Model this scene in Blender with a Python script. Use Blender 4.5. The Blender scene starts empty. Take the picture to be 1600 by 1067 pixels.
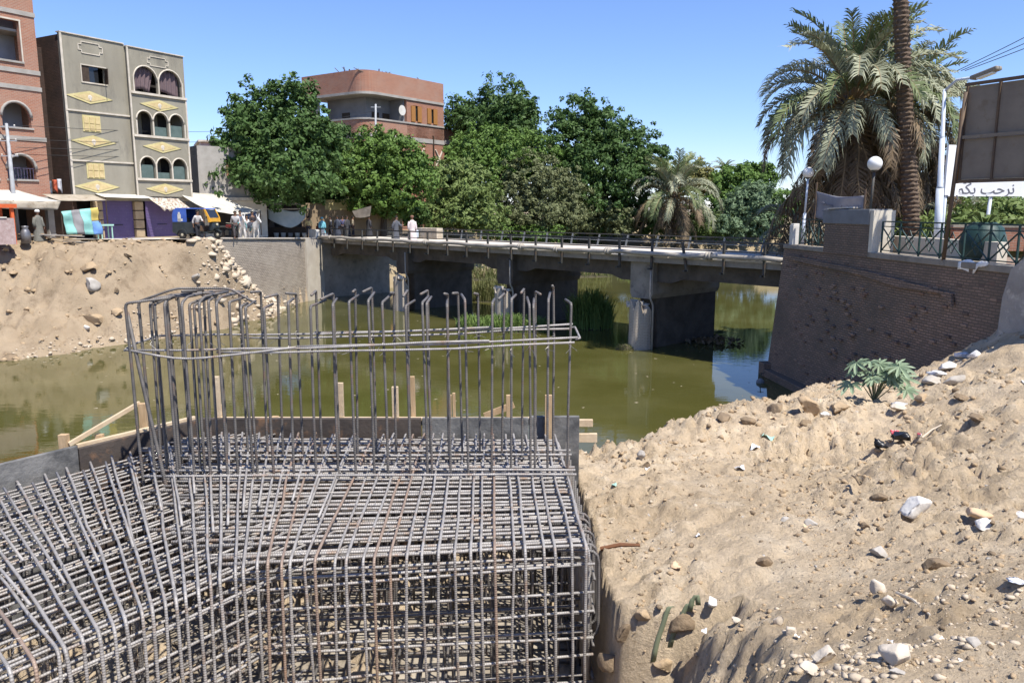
import bpy, bmesh, math, random
import numpy as np
from mathutils import Vector, Matrix, Euler
R = math.radians
S = bpy.context.scene
COL = S.collection
rnd = random.Random(7)

# ------------------------------------------------------------------ camera, sky, sun, exposure
CAMZ = 7.0                      # eye height above the canal water (water is z = 0)
FPX = 1230.0
PITCH = math.atan((533.5 - 328.0) / FPX)
cam_d = bpy.data.cameras.new('camera'); cam = bpy.data.objects.new('camera', cam_d); COL.objects.link(cam)
cam.location = (0, 0, CAMZ); cam.rotation_euler = (math.pi/2 - PITCH, 0, 0)
cam_d.sensor_width = 36.0; cam_d.lens = 36.0 * FPX / 1600.0
cam_d.clip_start = 0.05; cam_d.clip_end = 5000
S.camera = cam
SUN_EL, SUN_AZ = R(61), math.atan2(0.68, -0.73)      # azimuth measured from +Y towards +X
sun_dir = Vector((math.sin(SUN_AZ)*math.cos(SUN_EL), math.cos(SUN_AZ)*math.cos(SUN_EL), math.sin(SUN_EL)))
W = bpy.data.worlds.new('World'); S.world = W; W.use_nodes = True
wn = W.node_tree.nodes; wl = W.node_tree.links
sky = wn.new('ShaderNodeTexSky'); sky.sky_type = 'NISHITA'; sky.sun_disc = False
sky.sun_elevation = SUN_EL; sky.sun_rotation = SUN_AZ; sky.altitude = 0
sky.air_density = 1.0; sky.dust_density = 0.0; sky.ozone_density = 6.0
bg = wn['Background']; bg.inputs[1].default_value = 0.10
tint = wn.new('ShaderNodeMixRGB'); tint.blend_type = 'MULTIPLY'; tint.inputs[0].default_value = 1.0; tint.inputs[2].default_value = (0.98, 1.0, 1.22, 1)
wl.new(sky.outputs[0], tint.inputs[1]); wl.new(tint.outputs[0], bg.inputs[0])
sd = bpy.data.lights.new('sun', 'SUN'); sd.energy = 5.0; sd.angle = R(0.55); sd.color = (1.0, 0.955, 0.88)
so = bpy.data.objects.new('sun', sd); COL.objects.link(so)
so.rotation_euler = (-sun_dir).to_track_quat('-Z', 'Y').to_euler()
S.view_settings.view_transform = 'Standard'; S.view_settings.look = 'None'
S.view_settings.gamma = 1.0; S.view_settings.exposure = 0.68; S.view_settings.use_curve_mapping = False
S.render.engine = 'CYCLES'

# ------------------------------------------------------------------ small maths
def ray(px, py):
    c, s = math.cos(PITCH), math.sin(PITCH)
    u, v = (px - 800) / FPX, (533.5 - py) / FPX
    return Vector((u, c + v*s, -s + v*c))
def at_y(px, py, Y):
    d = ray(px, py); t = Y / d.y
    return Vector((d.x*t, Y, CAMZ + d.z*t))
def at_z(px, py, Z):
    d = ray(px, py); t = (Z - CAMZ) / d.z
    return Vector((d.x*t, d.y*t, Z))
_rs = np.random.RandomState(3)
_LAT = _rs.rand(256, 256)
def vnoise(x, y):
    xi = np.floor(x).astype(int); yi = np.floor(y).astype(int); fx = x - xi; fy = y - yi
    fx = fx*fx*(3-2*fx); fy = fy*fy*(3-2*fy)
    a = _LAT[xi & 255, yi & 255]; b = _LAT[(xi+1) & 255, yi & 255]
    c = _LAT[xi & 255, (yi+1) & 255]; d = _LAT[(xi+1) & 255, (yi+1) & 255]
    return (a*(1-fx)+b*fx)*(1-fy) + (c*(1-fx)+d*fx)*fy - 0.5
def fbm(x, y, sc=1.0, oct=4, rough=0.5):
    r = 0; a = 1.0; f = sc
    for k in range(oct):
        r = r + a*vnoise(x*f + 17.3*k, y*f + 5.1*k); a *= rough; f *= 2.03
    return r
class TPS:
    def __init__(s, pts):
        p = np.array(pts, float); s.c = p[:, :2]; n = len(p)
        A = np.zeros((n+3, n+3)); A[:n, :n] = s.k(s.c, s.c) + np.eye(n)*0.02
        A[:n, n] = 1; A[:n, n+1:] = s.c; A[n, :n] = 1; A[n+1:, :n] = s.c.T
        s.w = np.linalg.solve(A, np.r_[p[:, 2], 0, 0, 0])
    @staticmethod
    def k(a, b):
        r2 = ((a[:, None, :]-b[None])**2).sum(2) + 1e-9
        return 0.5*r2*np.log(r2)
    def __call__(s, x, y):
        sh = np.shape(x); q = np.c_[np.ravel(x), np.ravel(y)]
        out = np.empty(len(q))
        for i in range(0, len(q), 20000):
            b = q[i:i+20000]; n = len(s.c)
            out[i:i+20000] = s.k(b, s.c) @ s.w[:n] + s.w[n] + b @ s.w[n+1:]
        return out.reshape(sh)

# ------------------------------------------------------------------ materials
MATS = {}
def mat(name, c1, c2=None, scale=3.0, rough=0.85, bump=0.0, bscale=20.0, metal=0.0, detail=6, c3=None, s3=14.0,
        coord='Object', spec=0.3, trans=0.0, contrast=0.25, stretch=None, alpha=1.0):
    if name in MATS: return MATS[name]
    m = bpy.data.materials.new(name); m.use_nodes = True; nt = m.node_tree; N = nt.nodes; L = nt.links
    b = N['Principled BSDF']; b.inputs['Roughness'].default_value = rough; b.inputs['Metallic'].default_value = metal
    b.inputs['Specular IOR Level'].default_value = spec
    tc = N.new('ShaderNodeTexCoord')
    src = tc.outputs[coord]
    if stretch:
        mp = N.new('ShaderNodeMapping'); mp.inputs['Scale'].default_value = stretch; L.new(src, mp.inputs[0]); src = mp.outputs[0]
    out = None
    if c2 is not None:
        n = N.new('ShaderNodeTexNoise'); n.inputs['Scale'].default_value = scale; n.inputs['Detail'].default_value = detail
        n.inputs['Roughness'].default_value = 0.62
        L.new(src, n.inputs['Vector'])
        r = N.new('ShaderNodeValToRGB'); r.color_ramp.elements[0].position = 0.5-contrast/1.0*0.5; r.color_ramp.elements[1].position = 0.5+contrast*0.5
        r.color_ramp.elements[0].color = (*c1, 1); r.color_ramp.elements[1].color = (*c2, 1)
        L.new(n.outputs[0], r.inputs[0]); out = r.outputs[0]
        if c3 is not None:
            n3 = N.new('ShaderNodeTexNoise'); n3.inputs['Scale'].default_value = s3; n3.inputs['Detail'].default_value = 8
            n3.inputs['Roughness'].default_value = 0.7
            L.new(src, n3.inputs['Vector'])
            r3 = N.new('ShaderNodeValToRGB'); r3.color_ramp.elements[0].position = 0.54; r3.color_ramp.elements[1].position = 0.7
            L.new(n3.outputs[0], r3.inputs[0])
            mx = N.new('ShaderNodeMixRGB'); L.new(r3.outputs[0], mx.inputs[0]); L.new(out, mx.inputs[1]); mx.inputs[2].default_value = (*c3, 1)
            out = mx.outputs[0]
        L.new(out, b.inputs['Base Color'])
    else:
        b.inputs['Base Color'].default_value = (*c1, 1)
    if bump > 0:
        nb = N.new('ShaderNodeTexNoise'); nb.inputs['Scale'].default_value = bscale; nb.inputs['Detail'].default_value = 8
        nb.inputs['Roughness'].default_value = 0.65
        L.new(src, nb.inputs['Vector'])
        bp = N.new('ShaderNodeBump'); bp.inputs['Strength'].default_value = min(1.0, bump); bp.inputs['Distance'].default_value = 0.03*max(1.0, bump)
        L.new(nb.outputs[0], bp.inputs['Height']); L.new(bp.outputs[0], b.inputs['Normal'])
    if trans > 0:
        t = N.new('ShaderNodeBsdfTranslucent')
        if out is not None: L.new(out, t.inputs[0])
        else: t.inputs[0].default_value = (*c1, 1)
        ms = N.new('ShaderNodeMixShader'); ms.inputs[0].default_value = trans
        L.new(b.outputs[0], ms.inputs[1]); L.new(t.outputs[0], ms.inputs[2]); L.new(ms.outputs[0], N['Material Output'].inputs[0])
    MATS[name] = m; return m
def brick_mat(name, c1, c2, mortar, bw=0.25, bh=0.075, ms=0.012, stain=(0.1, 0.08, 0.07), stain_amt=0.5, rough=0.9, bump=0.6, nscale=0.6):
    if name in MATS: return MATS[name]
    m = bpy.data.materials.new(name); m.use_nodes = True; nt = m.node_tree; N = nt.nodes; L = nt.links
    b = N['Principled BSDF']; b.inputs['Roughness'].default_value = rough; b.inputs['Specular IOR Level'].default_value = 0.2
    tc = N.new('ShaderNodeTexCoord'); sx = N.new('ShaderNodeSeparateXYZ'); L.new(tc.outputs['Object'], sx.inputs[0])
    ad = N.new('ShaderNodeMath'); ad.operation = 'ADD'; L.new(sx.outputs[0], ad.inputs[0]); L.new(sx.outputs[1], ad.inputs[1])
    cx = N.new('ShaderNodeCombineXYZ'); L.new(ad.outputs[0], cx.inputs[0]); L.new(sx.outputs[2], cx.inputs[1])
    wn_ = N.new('ShaderNodeTexNoise'); wn_.inputs['Scale'].default_value = 1.7; wn_.inputs['Detail'].default_value = 4
    L.new(tc.outputs['Object'], wn_.inputs['Vector'])
    va = N.new('ShaderNodeVectorMath'); va.operation = 'MULTIPLY_ADD'; va.inputs[1].default_value = (0.05, 0.05, 0); L.new(wn_.outputs[1], va.inputs[0]); L.new(cx.outputs[0], va.inputs[2])
    br = N.new('ShaderNodeTexBrick'); L.new(va.outputs[0], br.inputs['Vector'])
    br.inputs['Color1'].default_value = (*c1, 1); br.inputs['Color2'].default_value = (*c2, 1); br.inputs['Mortar'].default_value = (*mortar, 1)
    br.inputs['Scale'].default_value = 1.0; br.inputs['Brick Width'].default_value = bw; br.inputs['Row Height'].default_value = bh
    br.inputs['Mortar Size'].default_value = ms; br.inputs['Mortar Smooth'].default_value = 0.3; br.inputs['Bias'].default_value = -0.1
    n = N.new('ShaderNodeTexNoise'); n.inputs['Scale'].default_value = nscale; n.inputs['Detail'].default_value = 9; n.inputs['Roughness'].default_value = 0.68
    L.new(tc.outputs['Object'], n.inputs['Vector'])
    rp = N.new('ShaderNodeValToRGB'); rp.color_ramp.elements[0].position = 0.42; rp.color_ramp.elements[1].position = 0.66
    rp.color_ramp.elements[1].color = (stain_amt, stain_amt, stain_amt, 1); L.new(n.outputs[0], rp.inputs[0])
    mx = N.new('ShaderNodeMixRGB'); L.new(rp.outputs[0], mx.inputs[0]); L.new(br.outputs[0], mx.inputs[1]); mx.inputs[2].default_value = (*stain, 1)
    L.new(mx.outputs[0], b.inputs['Base Color'])
    nb = N.new('ShaderNodeTexNoise'); nb.inputs['Scale'].default_value = 25; nb.inputs['Detail'].default_value = 6; L.new(tc.outputs['Object'], nb.inputs['Vector'])
    hm = N.new('ShaderNodeMath'); hm.operation = 'MULTIPLY_ADD'; hm.inputs[1].default_value = -1.0; L.new(br.outputs['Fac'], hm.inputs[0]); L.new(nb.outputs[0], hm.inputs[2])
    bp = N.new('ShaderNodeBump'); bp.inputs['Strength'].default_value = bump; bp.inputs['Distance'].default_value = 0.02
    L.new(hm.outputs[0], bp.inputs['Height']); L.new(bp.outputs[0], b.inputs['Normal'])
    MATS[name] = m; return m

# ------------------------------------------------------------------ mesh builder
def fillet(pts, rad, n=3):
    pts = [Vector(p) for p in pts]; out = [pts[0]]
    for a, b, c in zip(pts, pts[1:], pts[2:]):
        u = (a-b); v = (c-b); r = min(rad, u.length*0.49, v.length*0.49)
        p = b + u.normalized()*r; q = b + v.normalized()*r
        for k in range(n+1):
            t = k/n; out.append(p.lerp(b, t).lerp(b.lerp(q, t), t))
    out.append(pts[-1]); return out
class MB:
    def __init__(s): s.v = []; s.f = []; s.uv = None; s.mi = []
    def add(s, vs, fs, mi=0):
        o = len(s.v); s.v.extend([tuple(v) for v in vs]); s.f.extend([tuple(i+o for i in f) for f in fs]); s.mi.extend([mi]*len(fs)); return s
    def box(s, c, size, rot=None, mi=0, taper=1.0):
        hx, hy, hz = size[0]/2, size[1]/2, size[2]/2
        vs = [Vector((x*hx*(taper if z > 0 else 1), y*hy*(taper if z > 0 else 1), z*hz)) for z in (-1, 1) for y in (-1, 1) for x in (-1, 1)]
        if rot is not None:
            M = rot if isinstance(rot, Matrix) else Euler(rot).to_matrix()
            vs = [M @ v for v in vs]
        c = Vector(c)
        return s.add([v+c for v in vs], [(0,2,3,1),(4,5,7,6),(0,1,5,4),(2,6,7,3),(0,4,6,2),(1,3,7,5)], mi)
    def b2(s, lo, hi, mi=0):
        return s.box([(a+b)/2 for a, b in zip(lo, hi)], [abs(b-a) for a, b in zip(lo, hi)], None, mi)
    def bar(s, p, q, w, h, up=(0,0,1), mi=0):
        p = Vector(p); q = Vector(q); d = (q-p); l = d.length
        if l < 1e-6: return s
        d.normalize(); u = Vector(up)
        if abs(d.dot(u)) > 0.98: u = Vector((0, 1, 0))
        sd_ = d.cross(u).normalized(); u = sd_.cross(d)
        M = Matrix((sd_, d, u)).transposed()
        return s.box((p+q)/2, (w, l, h), M, mi)
    def tube(s, path, r, n=6, caps=True, mi=0, r2=None):
        path = [Vector(p) for p in path]; m = len(path); o = len(s.v)
        prev = None; rings = []
        for i, p in enumerate(path):
            d = (path[min(i+1, m-1)]-path[max(i-1, 0)])
            d = d.normalized() if d.length > 1e-9 else Vector((0,0,1))
            if prev is None:
                a = Vector((0,0,1)) if abs(d.z) < 0.9 else Vector((1,0,0)); x = d.cross(a).normalized()
            else:
                x = (prev - d*prev.dot(d)).normalized()
            prev = x; y = d.cross(x)
            rr = r if not isinstance(r, (list, tuple)) else r[i]
            if r2 is not None: rr = r + (r2-r)*i/(m-1)
            for k in range(n):
                t = 2*math.pi*k/n; s.v.append(tuple(p + (x*math.cos(t)+y*math.sin(t))*rr))
        nf = 0
        for i in range(m-1):
            for k in range(n):
                a = o+i*n+k; b = o+i*n+(k+1) % n; s.f.append((a, b, b+n, a+n)); nf += 1
        if caps:
            s.f.append(tuple(o+k for k in range(n))[::-1]); s.f.append(tuple(o+(m-1)*n+k for k in range(n))); nf += 2
        s.mi.extend([mi]*nf); return s
    def lathe(s, prof, n=12, c=(0,0,0), axis='z', mi=0, sy=1.0):
        o = len(s.v); c = Vector(c)
        for r, z in prof:
            for k in range(n):
                t = 2*math.pi*k/n; p = (r*math.cos(t), r*math.sin(t)*sy, z)
                if axis == 'x': p = (p[2], p[0], p[1])
                if axis == 'y': p = (p[0], p[2], p[1])
                s.v.append(tuple(Vector(p)+c))
        for i in range(len(prof)-1):
            for k in range(n):
                a = o+i*n+k; b = o+i*n+(k+1) % n; s.f.append((a, b, b+n, a+n)); s.mi.append(mi)
        s.f.append(tuple(o+k for k in range(n))[::-1]); s.f.append(tuple(o+(len(prof)-1)*n+k for k in range(n))); s.mi.extend([mi]*2)
        return s
    def prism(s, poly, lo, hi, plane='xz', mi=0):
        n = len(poly)
        def P(p, t):
            return {'xz': (p[0], t, p[1]), 'xy': (p[0], p[1], t), 'yz': (t, p[0], p[1])}[plane]
        vs = [P(p, lo) for p in poly] + [P(p, hi) for p in poly]
        fs = [tuple(range(n))[::-1], tuple(range(n, 2*n))] + [(i, (i+1) % n, (i+1) % n+n, i+n) for i in range(n)]
        return s.add(vs, fs, mi)
    def grid(s, fn, nu, nv, mi=0, thick=0.0):
        vs = [fn(i/nu, j/nv) for j in range(nv+1) for i in range(nu+1)]
        fs = [(j*(nu+1)+i, j*(nu+1)+i+1, (j+1)*(nu+1)+i+1, (j+1)*(nu+1)+i) for j in range(nv) for i in range(nu)]
        return s.add(vs, fs, mi)
    def mesh(s, name, mats, smooth=False):
        me = bpy.data.meshes.new(name); me.from_pydata(s.v, [], s.f)
        for m in (mats if isinstance(mats, (list, tuple)) else [mats]): me.materials.append(m)
        if any(s.mi): me.polygons.foreach_set('material_index', s.mi)
        if smooth: me.polygons.foreach_set('use_smooth', [True]*len(me.polygons))
        bm = bmesh.new(); bm.from_mesh(me); bmesh.ops.recalc_face_normals(bm, faces=bm.faces); bm.to_mesh(me); bm.free()
        me.update(); return me
    def build(s, name, mats, parent=None, smooth=False, bevel=0, solid=0):
        o = bpy.data.objects.new(name, s.mesh(name, mats, smooth)); COL.objects.link(o)
        if parent is not None: o.parent = parent
        if solid:
            md = o.modifiers.new('thickness', 'SOLIDIFY'); md.thickness = solid; md.offset = 0
        if bevel:
            md = o.modifiers.new('bevel', 'BEVEL'); md.width = bevel; md.segments = 2; md.limit_method = 'ANGLE'
        return o
def np_mesh(name, V, F, mats, smooth=False):
    """fast mesh from numpy arrays; F is (n,3) or (n,4)"""
    me = bpy.data.meshes.new(name); V = np.asarray(V, np.float32); F = np.asarray(F, np.int32); k = F.shape[1]
    me.vertices.add(len(V)); me.vertices.foreach_set('co', V.ravel())
    me.loops.add(F.size); me.loops.foreach_set('vertex_index', F.ravel())
    me.polygons.add(len(F)); me.polygons.foreach_set('loop_start', np.arange(0, F.size, k, dtype=np.int32))
    me.polygons.foreach_set('loop_total', np.full(len(F), k, np.int32))
    for m in (mats if isinstance(mats, (list, tuple)) else [mats]): me.materials.append(m)
    me.update(calc_edges=True)
    if smooth: me.polygons.foreach_set('use_smooth', np.ones(len(F), bool))
    return me
def link(name, me, parent=None, loc=None, rot=None, scale=None):
    o = bpy.data.objects.new(name, me); COL.objects.link(o)
    if parent is not None: o.parent = parent
    if loc is not None: o.location = loc
    if rot is not None: o.rotation_euler = rot
    if scale is not None: o.scale = (scale,)*3 if isinstance(scale, (int, float)) else scale
    return o
def tag(o, label, cat, group=None, kind=None):
    if label: o['label'] = label
    if cat: o['category'] = cat
    if group: o['group'] = group
    if kind: o['kind'] = kind
    return o
def thing(name, label, cat, loc=(0,0,0), rz=0.0, group=None, scale=None):
    o = bpy.data.objects.new(name, None); COL.objects.link(o); o.empty_display_size = 0.2
    o.location = loc; o.rotation_euler = (0, 0, rz)
    if scale: o.scale = (scale,)*3
    return tag(o, label, cat, group)
def struct(o): o['kind'] = 'structure'; return o
def gridmesh(name, X, Y, Z, m, smooth=True):
    ny, nx = X.shape; V = np.c_[X.ravel(), Y.ravel(), Z.ravel()]
    i, j = np.meshgrid(np.arange(nx-1), np.arange(ny-1)); a = (j*nx+i).ravel()
    F = np.c_[a, a+1, a+nx+1, a+nx]
    return link(name, np_mesh(name, V, F, m, smooth))
# ------------------------------------------------------------------ the ground: near bank, left bank, far ground, water
DECK = 4.7
WING = Vector((-0.57, -0.822, 0)); WNB = Vector((-0.822, 0.57, 0))      # left wing of the cage: along, and towards its back
CA = Vector((0.57, 5.34, 4.6)); CB = Vector((-1.75, 5.03, 4.6)); CBK = Vector((-3.36, 8.30, 4.6))
def tp(px, py, z):
    p = at_z(px, py, z); return (p.x, p.y, z)
near_pts = [tp(1000,1060,4.35), tp(1300,1060,4.95), tp(1590,1060,5.1), tp(1590,900,4.95), tp(1300,900,4.65), tp(1060,930,4.35), tp(960,880,4.2),
    tp(950,800,4.05), tp(1100,800,4.15), tp(1300,800,4.3), tp(1590,780,4.65), tp(920,722,3.6), tp(1000,692,3.35), tp(1100,668,2.9),
    tp(1180,645,2.0), tp(1215,636,1.2), tp(1300,650,2.2), tp(1400,625,2.5), tp(1500,560,3.3), tp(1590,500,4.3), tp(1590,600,4.45),
    tp(1400,700,3.7), tp(1200,720,3.5), tp(1590,680,4.6), tp(1480,640,3.6),
    (0,0,5.2), (3,-1,5.3), (-4,-1,5.2), (6,0,5.3), (10,4,5.4), (14,8,5.4), (14,16,5.0), (12.5,18,4.6), (-6,6,4.2), (-6,12,2.0), (-3,10.5,3.3),
    (-3,14,0.6), (-3,18,-1), (0.6,10.5,3.3), (0.8,13,1.3), (1.5,17,-.6), (3.4,15.5,0.9), (3.5,19,-.7), (5.2,19.5,.5), (6.5,23.5,-.5), (8.5,26,-.3),
    (10.5,27.5,-.2), (9,30,-1), (11.8,24.5,1.2), (12.3,22.5,2.3), (4,24,-1.5), (-10,20,-1.5), (-10,5,3.5), (12,33,-1), (13,28,0)]
_tn = TPS(near_pts)
def near_z(x, y):
    x = np.asarray(x, float); y = np.asarray(y, float)
    z = np.clip(_tn(x, y), -1.6, 5.7)
    d = np.hypot(x, y)
    amp = np.clip(d*0.02, 0.03, 0.30)
    z = z + fbm(x, y, 0.45, 3)*0.30*np.clip(d/9, 0.3, 1) + fbm(x+9, y, 1.9, 4, 0.62)*0.07*np.clip(d/7, .5, 1.3) + fbm(x, y+4, 8.0, 3, 0.65)*0.045*np.clip(d/6,.6,1.5)
    rid = 1-np.abs(fbm(x*0.9+y*0.5, y*0.6-x*.3, 1.1, 3))*4; z = z + np.clip(rid-0.55, 0, 1)*0.13*np.clip((y-5)/4, 0, 1)
    cl = fbm(x+3, y+8, 4.2, 4, 0.6); z = z + np.clip(np.abs(cl)*2.2-.22, 0, .6)*0.13*np.clip(d/6, .4, 1.6)*np.clip(fbm(x, y, .8, 2)*3+.55, 0, 1)
    # the excavation the cage stands in
    bl = (x-CBK.x)*WNB.x + (y-CBK.y)*WNB.y
    pit = 3.06 + np.where(y > 5.25, 14.0, 14.0-12.4*np.clip((5.25-y)/.25, 0, 1))*np.maximum(0, x-0.66) + 0.42*np.maximum(0, 4.9-y) + 4*np.maximum(0, y-8.45) + 3*np.maximum(0, bl-0.12)
    pit = pit + fbm(x, y, 2.5, 4, .6)*0.34 + fbm(x+5, y, 8.0, 4, .65)*0.16
    k = 0.10
    h = np.clip(0.5+0.5*(pit-z)/k, 0, 1)
    return pit*(1-h)+z*h - k*h*(1-h)
def near_hit(px, py):
    d = ray(px, py); t = np.linspace(1.2, 45, 3000); x = d.x*t; y = d.y*t; zz = CAMZ+d.z*t
    g = near_z(x, y); i = np.argmax(g >= zz)
    return Vector((x[i], y[i], float(g[i])))

def sand_mat(name, a, b, c, dark, sc=0.6):
    m = bpy.data.materials.new(name); m.use_nodes = True; nt = m.node_tree; N = nt.nodes; L = nt.links
    p = N['Principled BSDF']; p.inputs['Roughness'].default_value = 0.95; p.inputs['Specular IOR Level'].default_value = 0.1
    tc = N.new('ShaderNodeTexCoord')
    def noise(s, det=8, ro=0.65):
        n = N.new('ShaderNodeTexNoise'); n.inputs['Scale'].default_value = s; n.inputs['Detail'].default_value = det; n.inputs['Roughness'].default_value = ro
        L.new(tc.outputs['Object'], n.inputs['Vector']); return n
    def ramp(o, p0, p1, c0=(0,0,0), c1=(1,1,1)):
        r = N.new('ShaderNodeValToRGB'); r.color_ramp.elements[0].position = p0; r.color_ramp.elements[1].position = p1
        r.color_ramp.elements[0].color = (*c0, 1); r.color_ramp.elements[1].color = (*c1, 1); L.new(o, r.inputs[0]); return r
    def mix(f, x, y):
        k = N.new('ShaderNodeMixRGB'); L.new(f, k.inputs[0])
        for i, q in ((1, x), (2, y)):
            if isinstance(q, tuple): k.inputs[i].default_value = (*q, 1)
            else: L.new(q, k.inputs[i])
        return k.outputs[0]
    col = ramp(noise(sc).outputs[0], 0.38, 0.62, a, b).outputs[0]
    col = mix(ramp(noise(sc*3.7).outputs[0], 0.52, 0.68).outputs[0], col, c)
    col = mix(ramp(noise(sc*1.9, 10, .75).outputs[0], 0.55, 0.72, (0,0,0), (.75,.75,.75)).outputs[0], col, dark)
    vo = N.new('ShaderNodeTexVoronoi'); vo.inputs['Scale'].default_value = 17; L.new(tc.outputs['Object'], vo.inputs['Vector'])
    peb = ramp(vo.outputs['Distance'], 0.10, 0.2, (1,1,1), (0,0,0))
    gate = ramp(noise(2.2).outputs[0], 0.5, 0.62)
    mu = N.new('ShaderNodeMath'); mu.operation = 'MULTIPLY'; L.new(peb.outputs[0], mu.inputs[0]); L.new(gate.outputs[0], mu.inputs[1])
    pc = ramp(vo.outputs['Color'], 0.2, 0.8, (.22,.18,.14), (.62,.57,.5))
    col = mix(mu.outputs[0], col, pc.outputs[0])
    fine = ramp(noise(40, 6, .7).outputs[0], 0.3, 0.7, (.78,.78,.78), (1.12,1.12,1.12))
    mm = N.new('ShaderNodeMixRGB'); mm.blend_type = 'MULTIPLY'; mm.inputs[0].default_value = 1; L.new(col, mm.inputs[1]); L.new(fine.outputs[0], mm.inputs[2])
    L.new(mm.outputs[0], p.inputs['Base Color'])
    h = N.new('ShaderNodeMath'); h.operation = 'MULTIPLY_ADD'; h.inputs[1].default_value = 0.5; L.new(mu.outputs[0], h.inputs[0]); L.new(noise(13, 12, .75).outputs[0], h.inputs[2])
    bp = N.new('ShaderNodeBump'); bp.inputs['Strength'].default_value = 0.9; bp.inputs['Distance'].default_value = 0.09
    L.new(h.outputs[0], bp.inputs['Height']); L.new(bp.outputs[0], p.inputs['Normal'])
    MATS[name] = m; return m
m_sand = sand_mat('sandy_soil', (.61,.485,.335), (.51,.395,.262), (.67,.55,.395), (.31,.23,.145))
m_heap = sand_mat('excavated_soil', (.31,.238,.158), (.385,.30,.205), (.235,.175,.115), (.15,.11,.072), 0.35)
m_far = mat('far_soil', (.22,.17,.10), (.30,.24,.15), 0.3, 0.95, 0.5, 2.0)
ys = [1.2]
while ys[-1] < 34: ys.append(ys[-1] + max(0.032, ys[-1]*0.007))
xs = np.r_[np.arange(-7, .5, 0.12), np.arange(.5, 6.0, 0.035), np.arange(6.0, 14.6, 0.06)]
X, Y = np.meshgrid(xs, np.array([-3.0, -1.0, 0.2] + ys)); Z = near_z(X, Y)
near_bank = struct(gridmesh('near_bank', X, Y, Z, m_sand))

# left bank: a tipped heap of excavated soil running down to the water
WL0, WL1 = Vector((-15.3, 63.4, 0)), Vector((-18.7, 50.0, 0))           # foot line of the left wing wall (bridge end, near end)
def street_z(x, y):
    return 4.7 + 0.5*np.clip((62-np.asarray(y, float))/12, 0, 1.0)
lp = [tp(0,566,-.05), tp(80,556,0), tp(150,545,0), tp(230,532,0), tp(300,521,0), tp(370,505,0), tp(440,484,-.05), tp(-150,585,0), tp(-400,610,0),
      tp(0,480,2.0), tp(100,470,2.3), tp(200,455,2.6), tp(300,440,2.8), tp(0,420,3.8), tp(100,415,4.0), tp(200,410,4.1), tp(300,400,4.3), tp(350,415,3.6), tp(390,445,2.0),
      (-31,47,5.3), (-28,47,5.35), (-25,47.5,5.25), (-22,48.5,5.2), (-19.5,49.8,5.2), (-36,45,5.3), (-45,44,5.3), (-45,34,2.6),
      (-30,54,5.1), (-24,54,5.05), (-20,56,4.9), (-18,60,4.7), (-40,54,5.1), (-50,60,5.1), (-30,62,4.8), (-22,64,4.7), (-60,45,5.2),
      (-18.5,50.2,4.7), (-17.9,51.6,3.3), (-17.2,53.3,1.5), (-16.6,55.0,0.0), (-15.6,55.5,-1.0), (-14,60,-1.2), (-12,55,-1.4), (-15,48,-1), (-18,38,-1.2), (-22,30,-1.4), (-12,64,-1.5), (-40,26,-1)]
_tl = TPS(lp)
def left_z(x, y):
    z = np.clip(_tl(x, y), -1.5, 5.6)
    slope = np.clip((49.5-y)/6, 0, 1)
    z = z + (fbm(x, y, 0.30, 4)*1.0 + fbm(x+40, y, 1.1, 5, .65)*0.75 + np.clip(np.abs(fbm(x, y+20, 1.6, 4, .65))*2.4-.3, 0, .7)*.5)*slope*np.clip(z*0.5+.3, 0.1, 1) + fbm(x, y, 3.0, 3)*0.10
    z = np.where(y > 44, np.minimum(z, 5.12+.12*np.sin(x*1.3)+.08*np.sin(x*3.1+y)), z)
    return np.where(y > 49.0, np.minimum(z, street_z(x, y)-0.06), z)
X, Y = np.meshgrid(np.arange(-62, -10, 0.22), np.arange(26, 66.1, 0.22)); Z = left_z(X, Y)
# behind the wing wall the ground is kept below the street; in front of it rubble runs down
side = (X-WL1.x)*(WL0.y-WL1.y) - (Y-WL1.y)*(WL0.x-WL1.x)                # >0: river side
Z = np.where((side > 0) & (Y > 56.5), np.minimum(Z, -1.0), Z)
left_bank = struct(gridmesh('left_bank', X, Y, Z, m_heap))
def left_hit(px, py):
    d = ray(px, py); t = np.linspace(25, 66, 2500); x = d.x*t; y = d.y*t; zz = CAMZ+d.z*t
    g = left_z(x, y); i = np.argmax(g >= zz); return Vector((x[i], y[i], float(g[i])))
# the dusty street behind the heap
m_street = mat('dusty_street', (.50,.44,.36), (.60,.54,.46), 0.5, 0.95, 0.3, 8.0, c3=(.38,.31,.23), s3=1.3)
def street_pt(u, v):
    y = 48.8 + u*17.2
    xr = -18.75 + (y-50)*(3.4/13.4) + 0.15; xl = -50
    if y > 63.4: xr = -14.6 + (y-63.4)*0.4
    x = xl + (xr-xl)*v
    return (x, y + (0.35*math.sin(x*1.7)+0.3*math.sin(x*.6) if u == 0 else 0), float(street_z(x, y)) + 0.012)
mb = MB(); mb.grid(street_pt, 24, 40); struct(mb.build('street', m_street, None, True))

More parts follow.
